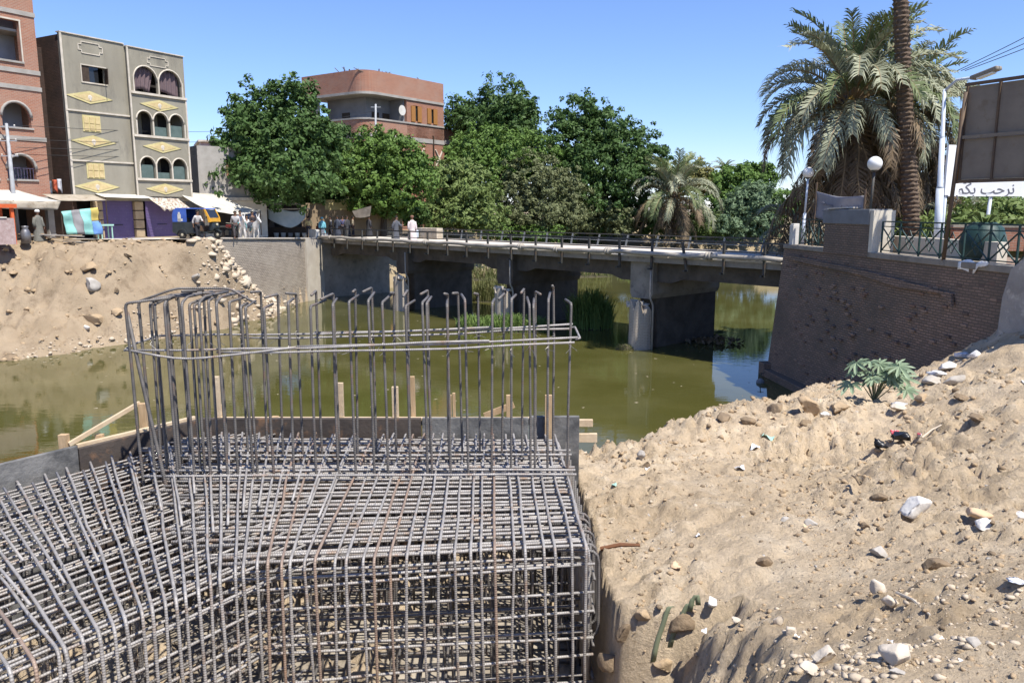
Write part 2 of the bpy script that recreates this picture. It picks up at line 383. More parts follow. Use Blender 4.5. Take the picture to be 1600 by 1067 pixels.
# far ground behind the canal, one sheet to the horizon
fx = np.r_[np.linspace(-1500, -90, 12), np.arange(-80, 80.1, 1.0), np.linspace(90, 1500, 12)]
fy = np.r_[np.arange(40, 130.1, 1.0), np.linspace(140, 2500, 14)]
X, Y = np.meshgrid(fx, fy)
def far_shore(x): return np.interp(x, [-200,-15.5,-15,-8,0,8,20,60,400], [60,62,66,74,84,92,98,104,110])
def right_shore(x): return np.interp(x, [12.9,13,16,20,60,400], [-50,38,46,50,58,60])   # terrace ground lies below this
Z1 = np.clip((Y-far_shore(X))*0.55-0.4, -2.0, 4.62) + fbm(X, Y, .3, 3)*0.3*np.clip(Y-far_shore(X), 0, 1)
Z2 = np.where(X > 13.5, np.clip((right_shore(X)-Y)*0.8, -2.0, 5.5), -2.0)
Z = np.maximum(Z1, Z2); Z = np.where((X < -12) & (Y < 66), np.minimum(Z, 4.4), Z); Z = np.where((X < -12) & (Y < 52), -1.5, Z)
struct(gridmesh('far_ground', X, Y, Z, m_far))

# canal water
m = bpy.data.materials.new('canal_water'); m.use_nodes = True; N = m.node_tree.nodes; L = m.node_tree.links
p = N['Principled BSDF']; p.inputs['Roughness'].default_value = 0.03; p.inputs['IOR'].default_value = 1.33
tc = N.new('ShaderNodeTexCoord'); n = N.new('ShaderNodeTexNoise'); n.inputs['Scale'].default_value = 0.25; n.inputs['Detail'].default_value = 5
L.new(tc.outputs['Object'], n.inputs['Vector']); r = N.new('ShaderNodeValToRGB')
r.color_ramp.elements[0].color = (.062,.060,.016,1); r.color_ramp.elements[1].color = (.082,.078,.025,1); r.color_ramp.elements[0].position = .4; r.color_ramp.elements[1].position = .6
L.new(n.outputs[0], r.inputs[0]); L.new(r.outputs[0], p.inputs['Base Color'])
mp = N.new('ShaderNodeMapping'); mp.inputs['Scale'].default_value = (1.0, 2.2, 1); mp.inputs['Rotation'].default_value = (0,0,0.5); L.new(tc.outputs['Object'], mp.inputs[0])
n2 = N.new('ShaderNodeTexNoise'); n2.inputs['Scale'].default_value = 1.6; n2.inputs['Detail'].default_value = 4; L.new(mp.outputs[0], n2.inputs['Vector'])
bp = N.new('ShaderNodeBump'); bp.inputs['Strength'].default_value = 0.06; bp.inputs['Distance'].default_value = 0.05; L.new(n2.outputs[0], bp.inputs['Height']); L.new(bp.outputs[0], p.inputs['Normal'])
mb = MB(); mb.add([(-90,-20,0),(120,-20,0),(120,120,0),(-90,120,0)], [(0,1,2,3)]); struct(mb.build('water', m))
# ------------------------------------------------------------------ bridge
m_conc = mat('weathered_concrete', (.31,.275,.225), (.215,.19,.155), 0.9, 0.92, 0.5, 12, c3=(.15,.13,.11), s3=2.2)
m_concd = mat('stained_shade_concrete', (.115,.097,.078), (.068,.057,.046), 1.1, 0.92, 0.5, 12, c3=(.09,.08,.07), s3=2.5)  # stained concrete with the shade under the bridge put into its colour
m_deck = mat('deck_paving', (.55,.50,.43), (.46,.41,.34), 1.2, 0.95, 0.3, 14)
m_rail = mat('dark_rail_paint', (.045,.05,.048), (.075,.07,.06), 4, 0.6, 0.2, 40, c3=(.14,.08,.05), s3=9)
m_pipe = mat('pipe_grey_paint', (.36,.33,.28), (.28,.25,.21), 2, 0.6, 0.2, 30, c3=(.45,.38,.28), s3=5)
m_pierb = brick_mat('pier_brick', (.50,.42,.33), (.42,.35,.27), (.32,.27,.21), 0.24, 0.08, 0.012, (.42,.38,.32), 0.7)
BR0 = Vector((11.71, 33.99, 0)); BR1 = Vector((-15.38, 63.53, 0))
BD = (BR1-BR0).normalized(); BLEN = (BR1-BR0).length; BN = Vector((BD.y, -BD.x, 0))   # BN points to the far side
brz = math.atan2(BD.y, BD.x)
bridge = thing('bridge', 'long low concrete road bridge on brick piers crossing the green canal', 'bridge', BR0, brz)
# local frame: x along the bridge (right end = 0), y = towards the camera is positive, far side negative, z up from the water
BW = 6.6
def lb(y): return -y     # helper: metres in from the near edge -> local y
mb = MB(); mb.b2((-4, lb(BW), DECK-.28), (BLEN+.3, lb(0), DECK-.02)); mb.build('deck', m_conc, bridge)
mb = MB()
mb.b2((-4, lb(BW-.4), DECK-.016), (BLEN+1.2, lb(.28), DECK+.02)); mb.build('roadway', m_deck, bridge)
rr = random.Random(4)
mb = MB(); x = -3.0
while x < BLEN:      # broken kerb pieces along the near edge
    l = rr.uniform(1.2, 3.0)
    mb.b2((x, lb(.25), DECK-.018), (x+l-.03, lb(-.03-rr.random()*.03), DECK+rr.uniform(.03, .09))); x += l
mb.build('kerb', m_deck, bridge, bevel=.015)
mb = MB(); mb.b2((-4, lb(BW+.02), DECK-.018), (BLEN, lb(BW-.3), DECK+.10)); mb.build('kerb', m_deck, bridge)
for yy, nm in ((0.85, 'edge_beam'), (2.6, 'beam'), (4.2, 'beam'), (5.8, 'edge_beam')):
    mb = MB()
    piers = [-2.6, 7.9, 18.3, 29.1, BLEN]
    for a, b in zip(piers, piers[1:]):
        dep = 1.15 if nm == 'edge_beam' else 1.0
        # haunched profile
        poly = [(a+.55, DECK-.27), (a+.55, DECK-1.05), (a+1.2, DECK-1.05), (a+2.0, DECK-dep), (b-2.0, DECK-dep), (b-1.2, DECK-1.05), (b-.55, DECK-1.05), (b-.55, DECK-.27)]
        if nm == 'edge_beam': poly = [(a+.55, DECK-.27), (a+.55, DECK-1.3), (a+1.6, DECK-1.3), (a+2.3, DECK-1.08), (b-2.3, DECK-1.08), (b-1.6, DECK-1.3), (b-.55, DECK-1.3), (b-.55, DECK-.27)]
        mb.prism(poly, lb(yy+.2), lb(yy-.2))
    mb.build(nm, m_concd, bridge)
for k, xc in enumerate((7.9, 18.3, 29.1)):
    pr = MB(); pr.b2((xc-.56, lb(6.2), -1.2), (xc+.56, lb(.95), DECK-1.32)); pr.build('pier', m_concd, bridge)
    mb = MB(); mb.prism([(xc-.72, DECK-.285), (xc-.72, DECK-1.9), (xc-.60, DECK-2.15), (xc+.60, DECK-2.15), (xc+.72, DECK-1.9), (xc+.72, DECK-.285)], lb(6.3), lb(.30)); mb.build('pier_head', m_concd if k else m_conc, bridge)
    # broken round nosing in front of the pier
    nb_ = MB(); n = 18; h = [0.0]*n; rk = random.Random(20+k)
    hs = [2.25 + .22*math.sin(i*1.3+k)+rk.uniform(-.1, .12) - (0.25 if i > 12 else 0) for i in range(n)]
    vs = []; rad = .60
    for z0 in range(6):
        for i in range(n):
            t = math.pi*(i/(n-1)); rr_ = rad*(1+rk.uniform(-.015, .015))
            zz = -1.0 + (hs[i]+1.0)*z0/5
            vs.append((xc-.12+math.cos(t)*rr_, lb(.25)+math.sin(t)*rr_*1.2, zz))
    fs = [(a*n+i, a*n+i+1, (a+1)*n+i+1, (a+1)*n+i) for a in range(5) for i in range(n-1)]
    top = len(vs); vs.append((xc-.12, lb(.3), 2.35)); fs += [(5*n+i, 5*n+i+1, top) for i in range(n-1)]
    fs += [(a*n+n-1, a*n, (a+1)*n, (a+1)*n+n-1) for a in range(5)]
    nb_.add(vs, fs); nb_.build('pier_nosing', m_pierb, bridge)
    mb = MB()
    for i in range(7):
        mb.box((xc-.12+rk.uniform(-.5,.5), lb(.25)+rk.uniform(0,.55), 2.28+rk.uniform(-.05,.12)), (rk.uniform(.2,.5), rk.uniform(.2,.4), rk.uniform(.08,.16)), (rk.uniform(-.2,.2), rk.uniform(-.2,.2), rk.random()*3))
    mb.build('broken_cap', m_deck, bridge, bevel=.02)
    mb = MB(); mb.tube(fillet([(xc-.80, lb(.0), DECK-.6), (xc-.80, lb(.0), 2.6), (xc-.84, lb(.2), 2.3), (xc-.84, lb(.2), -.4)], .2), .05, 7); mb.build('drain_pipe', m_pipe, bridge, True)
# abutments under the two ends
mb = MB(); mb.b2((BLEN-.2, lb(6.4), -1.2), (BLEN+1.2, lb(.15), DECK-.285)); mb.build('abutment', m_conc, bridge)
# near railing: posts, top rail, big service pipe on brackets
mb = MB(); mb.bar((-.2, lb(.06), DECK+.84), (BLEN, lb(.06), DECK+.84), .075, .085); mb.build('top_rail', m_rail, bridge)
mb = MB(); mb.bar((-.2, lb(.06), DECK+.42), (BLEN, lb(.06), DECK+.42), .04, .045); mb.build('mid_rail', m_rail, bridge)
x = .9; i = 0; post = None
while x < BLEN:
    if post is None:
        mbp = MB(); mbp.b2((-.05, -.05, -.62), (.05, .05, .8)); mbp.b2((-.045, -.049, -.62), (.045, .26, -.54)); mbp.b2((-.04, -.04, .1), (.04, .22, .17)); post = mbp.mesh('post', m_rail)
    o = link('post', post, bridge, (x+rr.uniform(-.06,.06), lb(-.085), DECK), (0, rr.uniform(-.03,.03) if i != 2 else .22, 0)); x += 2.05; i += 1
def pipe_pt(x): return (x, lb(-.26), DECK+.18+.03*math.sin(x*.9)+.02*math.sin(x*2.3))
mb = MB(); mb.tube([pipe_pt(-.3+ (BLEN+.5)*k/40) for k in range(41)], .115, 10); mb.build('service_pipe', m_pipe, bridge, True)
for x in (3.6, 9.7, 13.4, 16.3, 25.5, 33.0, 38):
    mb = MB(); mb.lathe([(.11,-.13),(.19,-.13),(.19,-.04),(.15,-.04),(.15,.04),(.19,.04),(.19,.13),(.11,.13)], 10, pipe_pt(x), 'x'); mb.build('pipe_joint', m_pipe, bridge, True)
# far railing: lighter, lower, with leaning posts
mb = MB(); mb.bar((-1, lb(BW-.1), DECK+.80), (BLEN, lb(BW-.1), DECK+.80), .06, .06); mb.build('far_top_rail', m_rail, bridge)
m_raill = mat('pale_rail_paint', (.30,.31,.30), (.22,.23,.22), 3, 0.6)
mb = MB(); mb.bar((-1, lb(BW-.1), DECK+.42), (BLEN, lb(BW-.1), DECK+.42), .035, .04); mb.build('far_mid_rail', m_raill, bridge)
x = 0.3; post = None
while x < BLEN:
    if post is None:
        mbp = MB(); mbp.b2((-.04,-.04,.02), (.04,.04,.8)); post = mbp.mesh('far_post', m_raill)
    link('far_post', post, bridge, (x, lb(BW-.1), DECK), (0, rr.uniform(-.28,-.12), 0)); x += 2.3
# white end pillar and a broken parapet at the street end
m_white = mat('chalky_white', (.62,.60,.55), (.50,.47,.41), 1.5, 0.9, 0.3, 14)
mb = MB(); mb.b2((BLEN-.2, lb(.35), DECK-.2), (BLEN+1.0, lb(-.45), DECK+.75)); mb.b2((BLEN+.0, lb(.75), DECK+.02), (BLEN+1.5, lb(.36), DECK+.45)); mb.build('end_pillar', m_white, bridge, bevel=.04)
o = thing('brick_planter', 'low pale block parapet on the bridge behind the rail near two walkers', 'parapet', BR0+BD*33.6+BN*6.1+Vector((0,0,DECK+.021)), brz)
mb = MB()
for j in range(4):
    for i in range(4):
        mb.b2((-1.3+i*.65+.01, -.3, j*.22), (-.67+i*.65, .3, j*.22+.21))
mb.build('block_course', mat('cream_block', (.52,.45,.35), (.42,.35,.26), 2, .95, .4, 14), o, bevel=.015)

# ------------------------------------------------------------------ left wing wall
wd = (WL0-WL1); wlen = wd.length; wrz = math.atan2(wd.y, wd.x)
m_wallL = brick_mat('left_wall_brick', (.40,.34,.27), (.29,.245,.195), (.17,.145,.118), 0.26, 0.11, 0.018, (.44,.39,.32), 0.5, nscale=.5)
o = thing('wing_wall', 'pale brick wing wall holding up the street at the far bridge end', 'wall', WL1, wrz)
mb = MB(); n = 12
for i in range(n):
    a, b = i/n*wlen, (i+1)/n*wlen
mb.prism([(-1.5, -1.2), (wlen, -1.2), (wlen, 4.72), (0, 5.2), (-1.5, 5.0)], 0.0, 0.9); mb.build('wall_body', m_wallL, o)
mb = MB(); mb.prism([(wlen-2.6, -1.2), (wlen+.15, -1.2), (wlen+.15, 4.66), (wlen-2.6, 4.8)], -.14, -.003); mb.build('buttress', mat('wall_plaster', (.50,.45,.37), (.42,.37,.30), 1, .95, .4, 10), o)
mb = MB(); mb.prism([(0.5, 5.183), (wlen, 4.723), (wlen, 4.80), (0.5, 5.26)], -.06, .7); mb.build('coping', m_deck, o)

# ------------------------------------------------------------------ right retaining wall with terrace
m_wallR = brick_mat('right_wall_brick', (.33,.225,.165), (.22,.155,.115), (.15,.115,.09), 0.25, 0.082, 0.017, (.14,.115,.09), 0.85, nscale=.45, bump=.9)
WR0 = Vector((12.62, 18.6, 0)); WR1 = Vector((11.45, 33.3, 0)); wd = WR1-WR0; wrl = wd.length; wrr = math.atan2(wd.y, wd.x)
WT = 5.6
rw = thing('retaining_wall', 'tall dark brick retaining wall standing in the canal at the right', 'wall', WR0, wrr)
# local x runs away from the camera, +y to the canal (left)
def wall_batter(u, v): pass
mb = MB(); mb.add([(-3,-.02,-1.5),(wrl+.0,.62,-1.5),(wrl,0,WT-.18),(-3,0,WT-.18),(-3,-3,-1.5),(wrl+.0,-6,-1.5),(wrl,-6,WT-.18),(-3,-3,WT-.18)],
   [(0,1,2,3),(4,7,6,5),(3,2,6,7),(1,5,6,2),(0,3,7,4),(0,4,5,1)]); mb.build('wall_body', m_wallR, rw)
mb = MB(); mb.b2((-.2, -.55, WT-.177), (8.0, .05, WT)); mb.b2((11.2, -.55, WT-.177), (wrl+.02, .05, WT-.02)); mb.build('coping', m_conc, rw, bevel=.015)
mb = MB(); mb.prism([(3.2,WT-1.25),(3.8,WT-.95),(6,WT-.98),(8.4,WT-.78),(13.8,WT-.62),(14.4,WT-.5),(14.2,WT-.42),(8,WT-.62),(5,WT-.80),(3.3,WT-.9)], .05, .12); mb.build('brick_ledge', m_wallR, rw)
mb = MB(); mb.b2((wrl-.3,.0,-1.5),(wrl+.25,.75,.55)); mb.b2((3,.0,-1.5),(wrl-.3,.72,.30)); mb.build('footing', m_wallR, rw, bevel=.03)
# pillar block: dark towards the canal, cream plaster on the end towards the camera
m_cream = mat('cream_plaster', (.62,.57,.47), (.55,.49,.39), 1.5, .9, .2, 20)
m_gcem = mat('grey_cement', (.21,.215,.22), (.17,.172,.175), 2, .9, .3, 20)
pil = thing('gate_pillar', 'wide grey capped pillar with a cream plastered end on the retaining wall', 'pillar', WR0, wrr)
mb = MB(); mb.b2((8.02,-.70,WT-.174),(11.18,.04,WT+.9)); mb.build('brick_shaft', m_wallR, pil)
mb = MB(); mb.b2((7.80,-.72,WT-.0),(8.016,.03,WT+1.38)); mb.build('plaster_end', m_cream, pil)
mb = MB(); mb.b2((8.018,-.74,WT+.903),(11.3,.08,WT+1.42)); mb.build('cap', m_gcem, pil, bevel=.02)
mb = MB(); mb.box((10.3,-.2,WT+1.46),(1.2,.6,.05),(0,.03,.1)); mb.build('loose_slab', m_deck, pil)
pil2 = thing('end_pillar', 'grey cement pillar with a crumbled base at the near end of the terrace railing', 'pillar', WR0, wrr)
mb = MB(); mb.b2((-2.9,-.8,WT-.174),(-.25,.06,WT+.75)); mb.build('shaft', m_wallR, pil2)
mb = MB(); mb.b2((-2.9,-.82,WT+.753),(-.15,.09,WT+1.42)); mb.build('cap', m_gcem, pil2, bevel=.02)
mb = MB(); mb.b2((-.247,-.55,WT+.003),(.15,.0,WT+.78)); mb.build('side_block', m_conc, pil2, bevel=.04)
# broken plaster buttress at the near end of the wall
bt = thing('broken_buttress', 'broken pale cement buttress against the near end of the brick wall', 'buttress', WR0+Vector((0,0,0)), wrr)
mb = MB(); n = 10
rk = random.Random(9)
prof = [(x_+1.15, z_-.1) for x_, z_ in [(-4.5,2.5),(-4.5,6.15),(-3.4,6.25),(-2.2,6.0),(-1.3,6.1),(-.75,5.7),(-.55,5.0),(-.5,4.2),(-.3,3.4),(.1,3.0),(.3,2.5)]]
mb.prism(prof, .10, .62); mb.build('mass', mat('crumbled_cement', (.34,.32,.29), (.26,.24,.215), 1.5, .95, 1.2, 6, c3=(.55,.51,.45), s3=2.0), bt, bevel=.05)
mb = MB()
for i in range(16): mb.box((rk.uniform(-1.9,.35), rk.uniform(.1,.6), 5.9+rk.uniform(-.05,.15)), (rk.uniform(.2,.5), rk.uniform(.2,.4), rk.uniform(.1,.25)), (rk.random(), rk.random(), rk.random()))
mb.build('rubble_top', m_white, bt, bevel=.03)
# white stone post at the far end of the wall
o = thing('stone_post', 'small whitewashed stone post at the bridge end of the terrace', 'post', WR0+wd.normalized()*(wrl-.5)+Vector((0,0,WT-.02)), wrr)
mb = MB(); mb.box((0,-.2,.4),(.34,.32,.8)); mb.box((0,-.2,.83),(.28,.26,.06)); mb.build('post_body', m_white, o, bevel=.02)
# terrace railings: verticals with crossing diagonals
m_green = mat('dark_green_paint', (.018,.045,.04), (.03,.06,.055), 5, .5, .1, 30)
def railing(x0, x1, nb, label):
    t = thing('terrace_railing', label, 'railing', WR0+Vector((0,0,WT)), wrr, 'terrace railings on the wall')
    H = 1.02
    mb = MB(); mb.bar((x0,-.25,H),(x1,-.25,H),.05,.04); mb.build('top_rail', m_green, t)
    mb = MB(); mb.bar((x0,-.25,.86),(x1,-.25,.86),.03,.03); mb.build('upper_rail', m_green, t)
    mb = MB(); mb.bar((x0,-.25,.08),(x1,-.25,.08),.04,.03); mb.build('bottom_rail', m_green, t)
    w = (x1-x0)/nb
    for i in range(nb+1):
        mb = MB(); mb.bar((x0+i*w,-.25,0),(x0+i*w,-.25,H-.02),.045,.045); mb.build('upright', m_green, t)
    for i in range(nb):
        a, b = x0+i*w, x0+(i+1)*w
        for (p, q, dy) in (((a,.86),(b,.08),-.268),((b,.86),(a,.08),-.232)):
            mb = MB(); mb.bar((p[0],dy,p[1]),(q[0],dy,q[1]),.03,.035,(0,1,0)); mb.build('diagonal', m_green, t)
        mb = MB(); c = ((a+b)/2, .47)
        for s1 in (-1, 1):
            for s2 in (-1, 1): mb.bar((c[0]+s1*w*.2,-.25,c[1]),(c[0],-.25,c[1]+s2*.30),.02,.02,(0,1,0))
        mb.build('lozenge', m_green, t)
railing(.3, 7.7, 7, 'dark green railing with crossed bars between the two terrace pillars')
railing(11.4, 13.9, 3, 'short dark green crossed railing beyond the wide pillar, below the faded banner')

# single bricks standing proud of the weathered face
rk = random.Random(77); shade = [brick_mat('loose_brick%d' % i, c, c, c, 1, 1, 0, (.10,.083,.07), .5) for i, c in enumerate(((.26,.165,.12),(.20,.135,.105),(.15,.11,.09),(.33,.23,.17)))]
bms = []
for i in range(4):
    mb = MB(); mb.box((0,0,0), (.235,.07,.066)); bms.append(mb.mesh('brick', shade[i]))
for i in range(150):
    j = rk.randrange(int((wrl-1)/.26)); z = .6+.082*rk.randrange(0, 57); x = .8+j*.26+(.13 if int(z/.082) % 2 else 0)
    off = -.02+.64*(x+3)/(wrl+3); y = off*(1-(z+1.5)/(WT+1.32))
    link('brick', bms[rk.randrange(4)], rw, (x, y+rk.uniform(-.045,-.024), z), (-.07, 0, 0))
# ------------------------------------------------------------------ reinforcement cage with its formwork
def rebar_mat(name, c1, c2, rust):
    m = mat(name, c1, c2, 9, 0.55, 0, metal=0.15, c3=rust, s3=6, spec=.4, coord='Object')
    nt = m.node_tree; N = nt.nodes; L = nt.links
    uv = N.new('ShaderNodeAttribute'); uv.attribute_name = 'len'
    mu = N.new('ShaderNodeMath'); mu.operation = 'MULTIPLY'; mu.inputs[1].default_value = 2*math.pi/0.017; L.new(uv.outputs['Fac'], mu.inputs[0])
    sn = N.new('ShaderNodeMath'); sn.operation = 'SINE'; L.new(mu.outputs[0], sn.inputs[0])
    bp = N.new('ShaderNodeBump'); bp.inputs['Strength'].default_value = .35; bp.inputs['Distance'].default_value = .0025; L.new(sn.outputs[0], bp.inputs['Height'])
    L.new(bp.outputs[0], N['Principled BSDF'].inputs['Normal']); return m
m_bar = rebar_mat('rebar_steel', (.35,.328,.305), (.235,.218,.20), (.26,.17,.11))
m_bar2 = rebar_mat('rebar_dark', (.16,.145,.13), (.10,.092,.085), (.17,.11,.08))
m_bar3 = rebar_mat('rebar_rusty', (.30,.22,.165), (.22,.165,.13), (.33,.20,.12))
cage = thing('rebar_cage', 'bent reinforcement cage of tied steel bars with tall hooked starter bars', 'rebar cage', (-1.0, 6.6, 3.06))
CO = Vector((-1.0, 6.6, 3.06))
rb = random.Random(11)
def rbar(name, pts, r=.0125, m=None, fil=0.0, jit=.004, n=6, parent=None):
    pts = [Vector(p) for p in pts]
    if fil: pts = fillet(pts, fil, 3)
    out = [pts[0]]
    for a, b in zip(pts, pts[1:]):
        k = max(1, int((b-a).length/0.5))
        for i in range(1, k+1):
            q = a.lerp(b, i/k)
            if i < k: q = q + Vector((rb.uniform(-jit, jit), rb.uniform(-jit, jit), rb.uniform(-jit, jit)*1.3))
            out.append(q)
    mb = MB(); mb.tube([p-CO for p in out], r, n)
    me = mb.mesh(name, m or m_bar, True)
    # length along the bar, for the ribs
    ln = [0.0]
    for a, b in zip(out, out[1:]): ln.append(ln[-1]+(b-a).length)
    at = me.attributes.new('len', 'FLOAT', 'POINT'); at.data.foreach_set('value', [ln[i//n] for i in range(len(me.vertices))])
    o = link(name, me, cage); return o
ZT, ZB = 4.60, 3.12
def poly_at(s, pts):
    for a, b in zip(pts, pts[1:]):
        l = (b-a).length
        if s <= l or b is pts[-1]: return a.lerp(b, s/l)
        s -= l
FP = [CA, CB, CB+WING*3.3]                                     # front edge of the top mat
BP = [Vector((.48, 8.22, ZT)), CBK, CBK+WING*5.4]              # back edge
lf1 = (CA-CB).length; lb1 = (BP[0]-CBK).length
def lerp(a, b, t): return a+(b-a)*t
# cross bars: run over the top from back to front and turn down the front face
pairs = []
for i in range(19): pairs.append((.05+i*.105, .02+i*.108))
s0f, s0b = pairs[-1]
for i in range(1, 22): pairs.append((s0f+i*(lf1+1.3-s0f)/21, s0b+i*(lb1+2.5-s0b)/21))
s1f, s1b = pairs[-1]
i = 1
while s1f+i*.115 < lf1+3.25: pairs.append((s1f+i*.115, s1b+i*.118)); i += 1
for k, (sf, sb) in enumerate(pairs):
    f = poly_at(sf+rb.uniform(-.018, .018), FP); b = poly_at(sb+rb.uniform(-.02, .02), BP)
    f = f + Vector((rb.uniform(-.012,.012), rb.uniform(-.035,.025), 0))
    dz = rb.uniform(-.012, .018)
    dr = (f-b).normalized()
    tilt = Vector((rb.uniform(-.05,.05), rb.uniform(-.06,.05), 0))
    f1 = Vector((f.x, f.y, ZT+.02+dz)); b1 = Vector((b.x, b.y, ZT+.02+dz*.5))
    rbar('cross_bar', [(b.x, b.y, ZB+.1), b1, f1, (f.x+tilt.x+dr.x*.02, f.y+tilt.y+dr.y*.02, ZB)], .0105 if k % 2 else .0115, m_bar if rb.random() < .8 else m_bar3, .07, .009)
# short lapped bars in the fan that stop short of the front edge
for k in range(19):
    sb = lerp(s0b+.1, s1b+.1, (k+.5)/19); sf = lerp(s0f+.05, s1f, (k+.5)/19)
    b = poly_at(sb, BP); f = poly_at(sf, FP); e = b.lerp(f, rb.uniform(.5, .86)); b = b.lerp(f, rb.uniform(.02, .1))
    rbar('lap_bar', [(b.x, b.y, ZT+.045), (e.x, e.y, ZT+.045)], .0108)
# long bars of the top mat: straight, lapped at the bend
NL = 30
for k in range(NL):
    t = (k+.25)/NL; t2 = t+rb.uniform(-.012, .012)
    for lay in (0, 1):
        if lay and k % 2: continue
        z = ZT-.012-lay*.16+rb.uniform(-.012, .008); off = lay*.04
        a = Vector((.56-.06*t, lerp(5.36, 8.18, t2)+off, z)); c = CB.lerp(CBK, t2); c = Vector((c.x-rb.uniform(.25, .75), c.y+off-.02*t, z))
        aw = CB.lerp(CBK, t2)+WING*(3.4+1.6*t2); aw.z = z-.02; cw = CB.lerp(CBK, t2)-WING*rb.uniform(.3, 1.0); cw.z = z-.02
        pts = [a, c]
        if not lay: pts = [(a.x+.01, a.y, ZB+rb.uniform(.2,.6)), a, c]
        rbar('long_bar', pts, .0125, m_bar, .07)
        rbar('long_bar', [aw, cw], .0098, m_bar)
# horizontals on the front faces
for k in range(8):
    z = ZT-.17-k*.172+rb.uniform(-.015, .015)
    tl = rb.uniform(-.035, .035)
    for dy in ((0, .09) if k in (3, 5) else (0,)):
        rbar('face_bar', [(CA.x+.03, CA.y+.02+dy, z+tl), (CB.x-.25, CB.y+.01+dy, z-tl)], .0105, m_bar)
        e = CB+WING*3.3; s = CB-WING*.35
        rbar('face_bar', [(s.x, s.y+dy+.02, z+.02), (e.x, e.y+dy+.02, z-.02+tl)], .0105, m_bar)
# hoops on the right end
for k in range(7):
    y = 5.42+k*.12; x = .585+rb.uniform(0, .05); h = rb.uniform(.55, .8)
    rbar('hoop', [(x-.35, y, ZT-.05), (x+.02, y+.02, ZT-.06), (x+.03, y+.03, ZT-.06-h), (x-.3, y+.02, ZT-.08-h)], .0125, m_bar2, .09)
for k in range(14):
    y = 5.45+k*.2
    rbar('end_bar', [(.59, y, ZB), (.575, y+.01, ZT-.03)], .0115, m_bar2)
for k in range(5):
    z = ZT-.25-k*.26; rbar('end_bar', [(.60, 5.36, z), (.60, 8.2, z+rb.uniform(-.03,.03))], .0115, m_bar2)
# inner ties, bent legs and the bottom mat
for i in range(13):
    for j in range(8):
        u = (i+.5)/13; v = (j+.6)/8.3
        if i < 8: p = Vector((lerp(.45, -1.9, i/7.5), lerp(5.5, 8.0, v), 0)) + Vector((-1.2*v*(i/8), 0, 0))
        else: p = CB.lerp(CBK, v) + WING*((i-7.6)*.6)
        a = p+Vector((rb.uniform(-.06,.06), rb.uniform(-.06,.06), 0)); b = a+Vector((rb.uniform(-.12,.12), rb.uniform(-.1,.1), 0))
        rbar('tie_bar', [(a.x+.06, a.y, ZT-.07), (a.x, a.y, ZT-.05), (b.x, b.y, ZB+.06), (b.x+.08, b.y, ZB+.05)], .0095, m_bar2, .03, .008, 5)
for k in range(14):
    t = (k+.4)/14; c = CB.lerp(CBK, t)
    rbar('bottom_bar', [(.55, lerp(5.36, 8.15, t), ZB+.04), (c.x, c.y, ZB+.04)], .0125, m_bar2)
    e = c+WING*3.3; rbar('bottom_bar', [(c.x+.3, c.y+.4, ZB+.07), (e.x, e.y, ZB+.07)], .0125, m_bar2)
for k in range(0, len(pairs), 2):
    f = poly_at(pairs[k][0], FP); b = poly_at(pairs[k][1], BP); rbar('bottom_bar', [(b.x, b.y, ZB+.09), (f.x, f.y, ZB+.09)], .0125, m_bar2)
# mid-depth layer
for k in range(9):
    t = (k+.5)/9; c = CB.lerp(CBK, t); z = 3.85+rb.uniform(-.12, .2)
    rbar('middle_bar', [(.5, lerp(5.4, 8.1, t), z), (c.x, c.y, z+rb.uniform(-.1,.1))], .011, m_bar2)
    e = c+WING*3.3; rbar('middle_bar', [(c.x+.2, c.y+.3, z), (e.x, e.y, z)], .011, m_bar2)
# starter bars: two rows with hooked tops
NS = 22; tops = []
for row, (y, zt) in enumerate(((6.86, 6.20), (7.46, 6.24))):
    for i in range(NS - (1 if row else 0)):
        x = lerp(.52, -3.22, (i + (.5 if row else 0))/(NS-1)) + rb.uniform(-.03, .03)
        yy = y + rb.uniform(-.02, .02) + (.10*((x+1.3)/1.9)**2 if not row else 0); lx = rb.uniform(-.035, .035); ly = rb.uniform(-.03, .04)
        z = zt + rb.uniform(-.035, .03) + (-.02 if x < -2 else 0); sgn = 1 if not row else -1
        hk = (.085+rb.uniform(-.01, .03))
        top = Vector((x+lx, yy+ly, z))
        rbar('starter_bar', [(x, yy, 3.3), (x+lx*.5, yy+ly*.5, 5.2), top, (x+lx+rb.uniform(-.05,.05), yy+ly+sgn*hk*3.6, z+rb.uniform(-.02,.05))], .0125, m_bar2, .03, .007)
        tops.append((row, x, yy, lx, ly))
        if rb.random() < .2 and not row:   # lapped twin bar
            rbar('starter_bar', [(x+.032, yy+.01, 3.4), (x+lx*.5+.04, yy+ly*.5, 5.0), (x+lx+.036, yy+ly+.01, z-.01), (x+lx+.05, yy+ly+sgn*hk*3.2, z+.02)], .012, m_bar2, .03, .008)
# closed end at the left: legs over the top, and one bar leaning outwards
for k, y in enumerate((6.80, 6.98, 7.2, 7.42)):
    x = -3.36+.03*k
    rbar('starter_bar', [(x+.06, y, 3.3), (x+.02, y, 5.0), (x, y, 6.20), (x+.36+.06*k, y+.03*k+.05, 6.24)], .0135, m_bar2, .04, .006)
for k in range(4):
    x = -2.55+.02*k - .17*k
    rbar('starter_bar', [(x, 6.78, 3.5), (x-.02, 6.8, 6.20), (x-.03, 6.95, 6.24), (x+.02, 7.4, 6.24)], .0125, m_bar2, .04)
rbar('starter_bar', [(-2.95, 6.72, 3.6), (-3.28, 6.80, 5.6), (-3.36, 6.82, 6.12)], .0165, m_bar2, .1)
rbar('starter_bar', [(-3.30, 6.9, 6.2), (-3.0, 7.0, 6.31), (-2.55, 7.1, 6.30), (-2.32, 7.1, 6.16)], .012, m_bar2, .06)
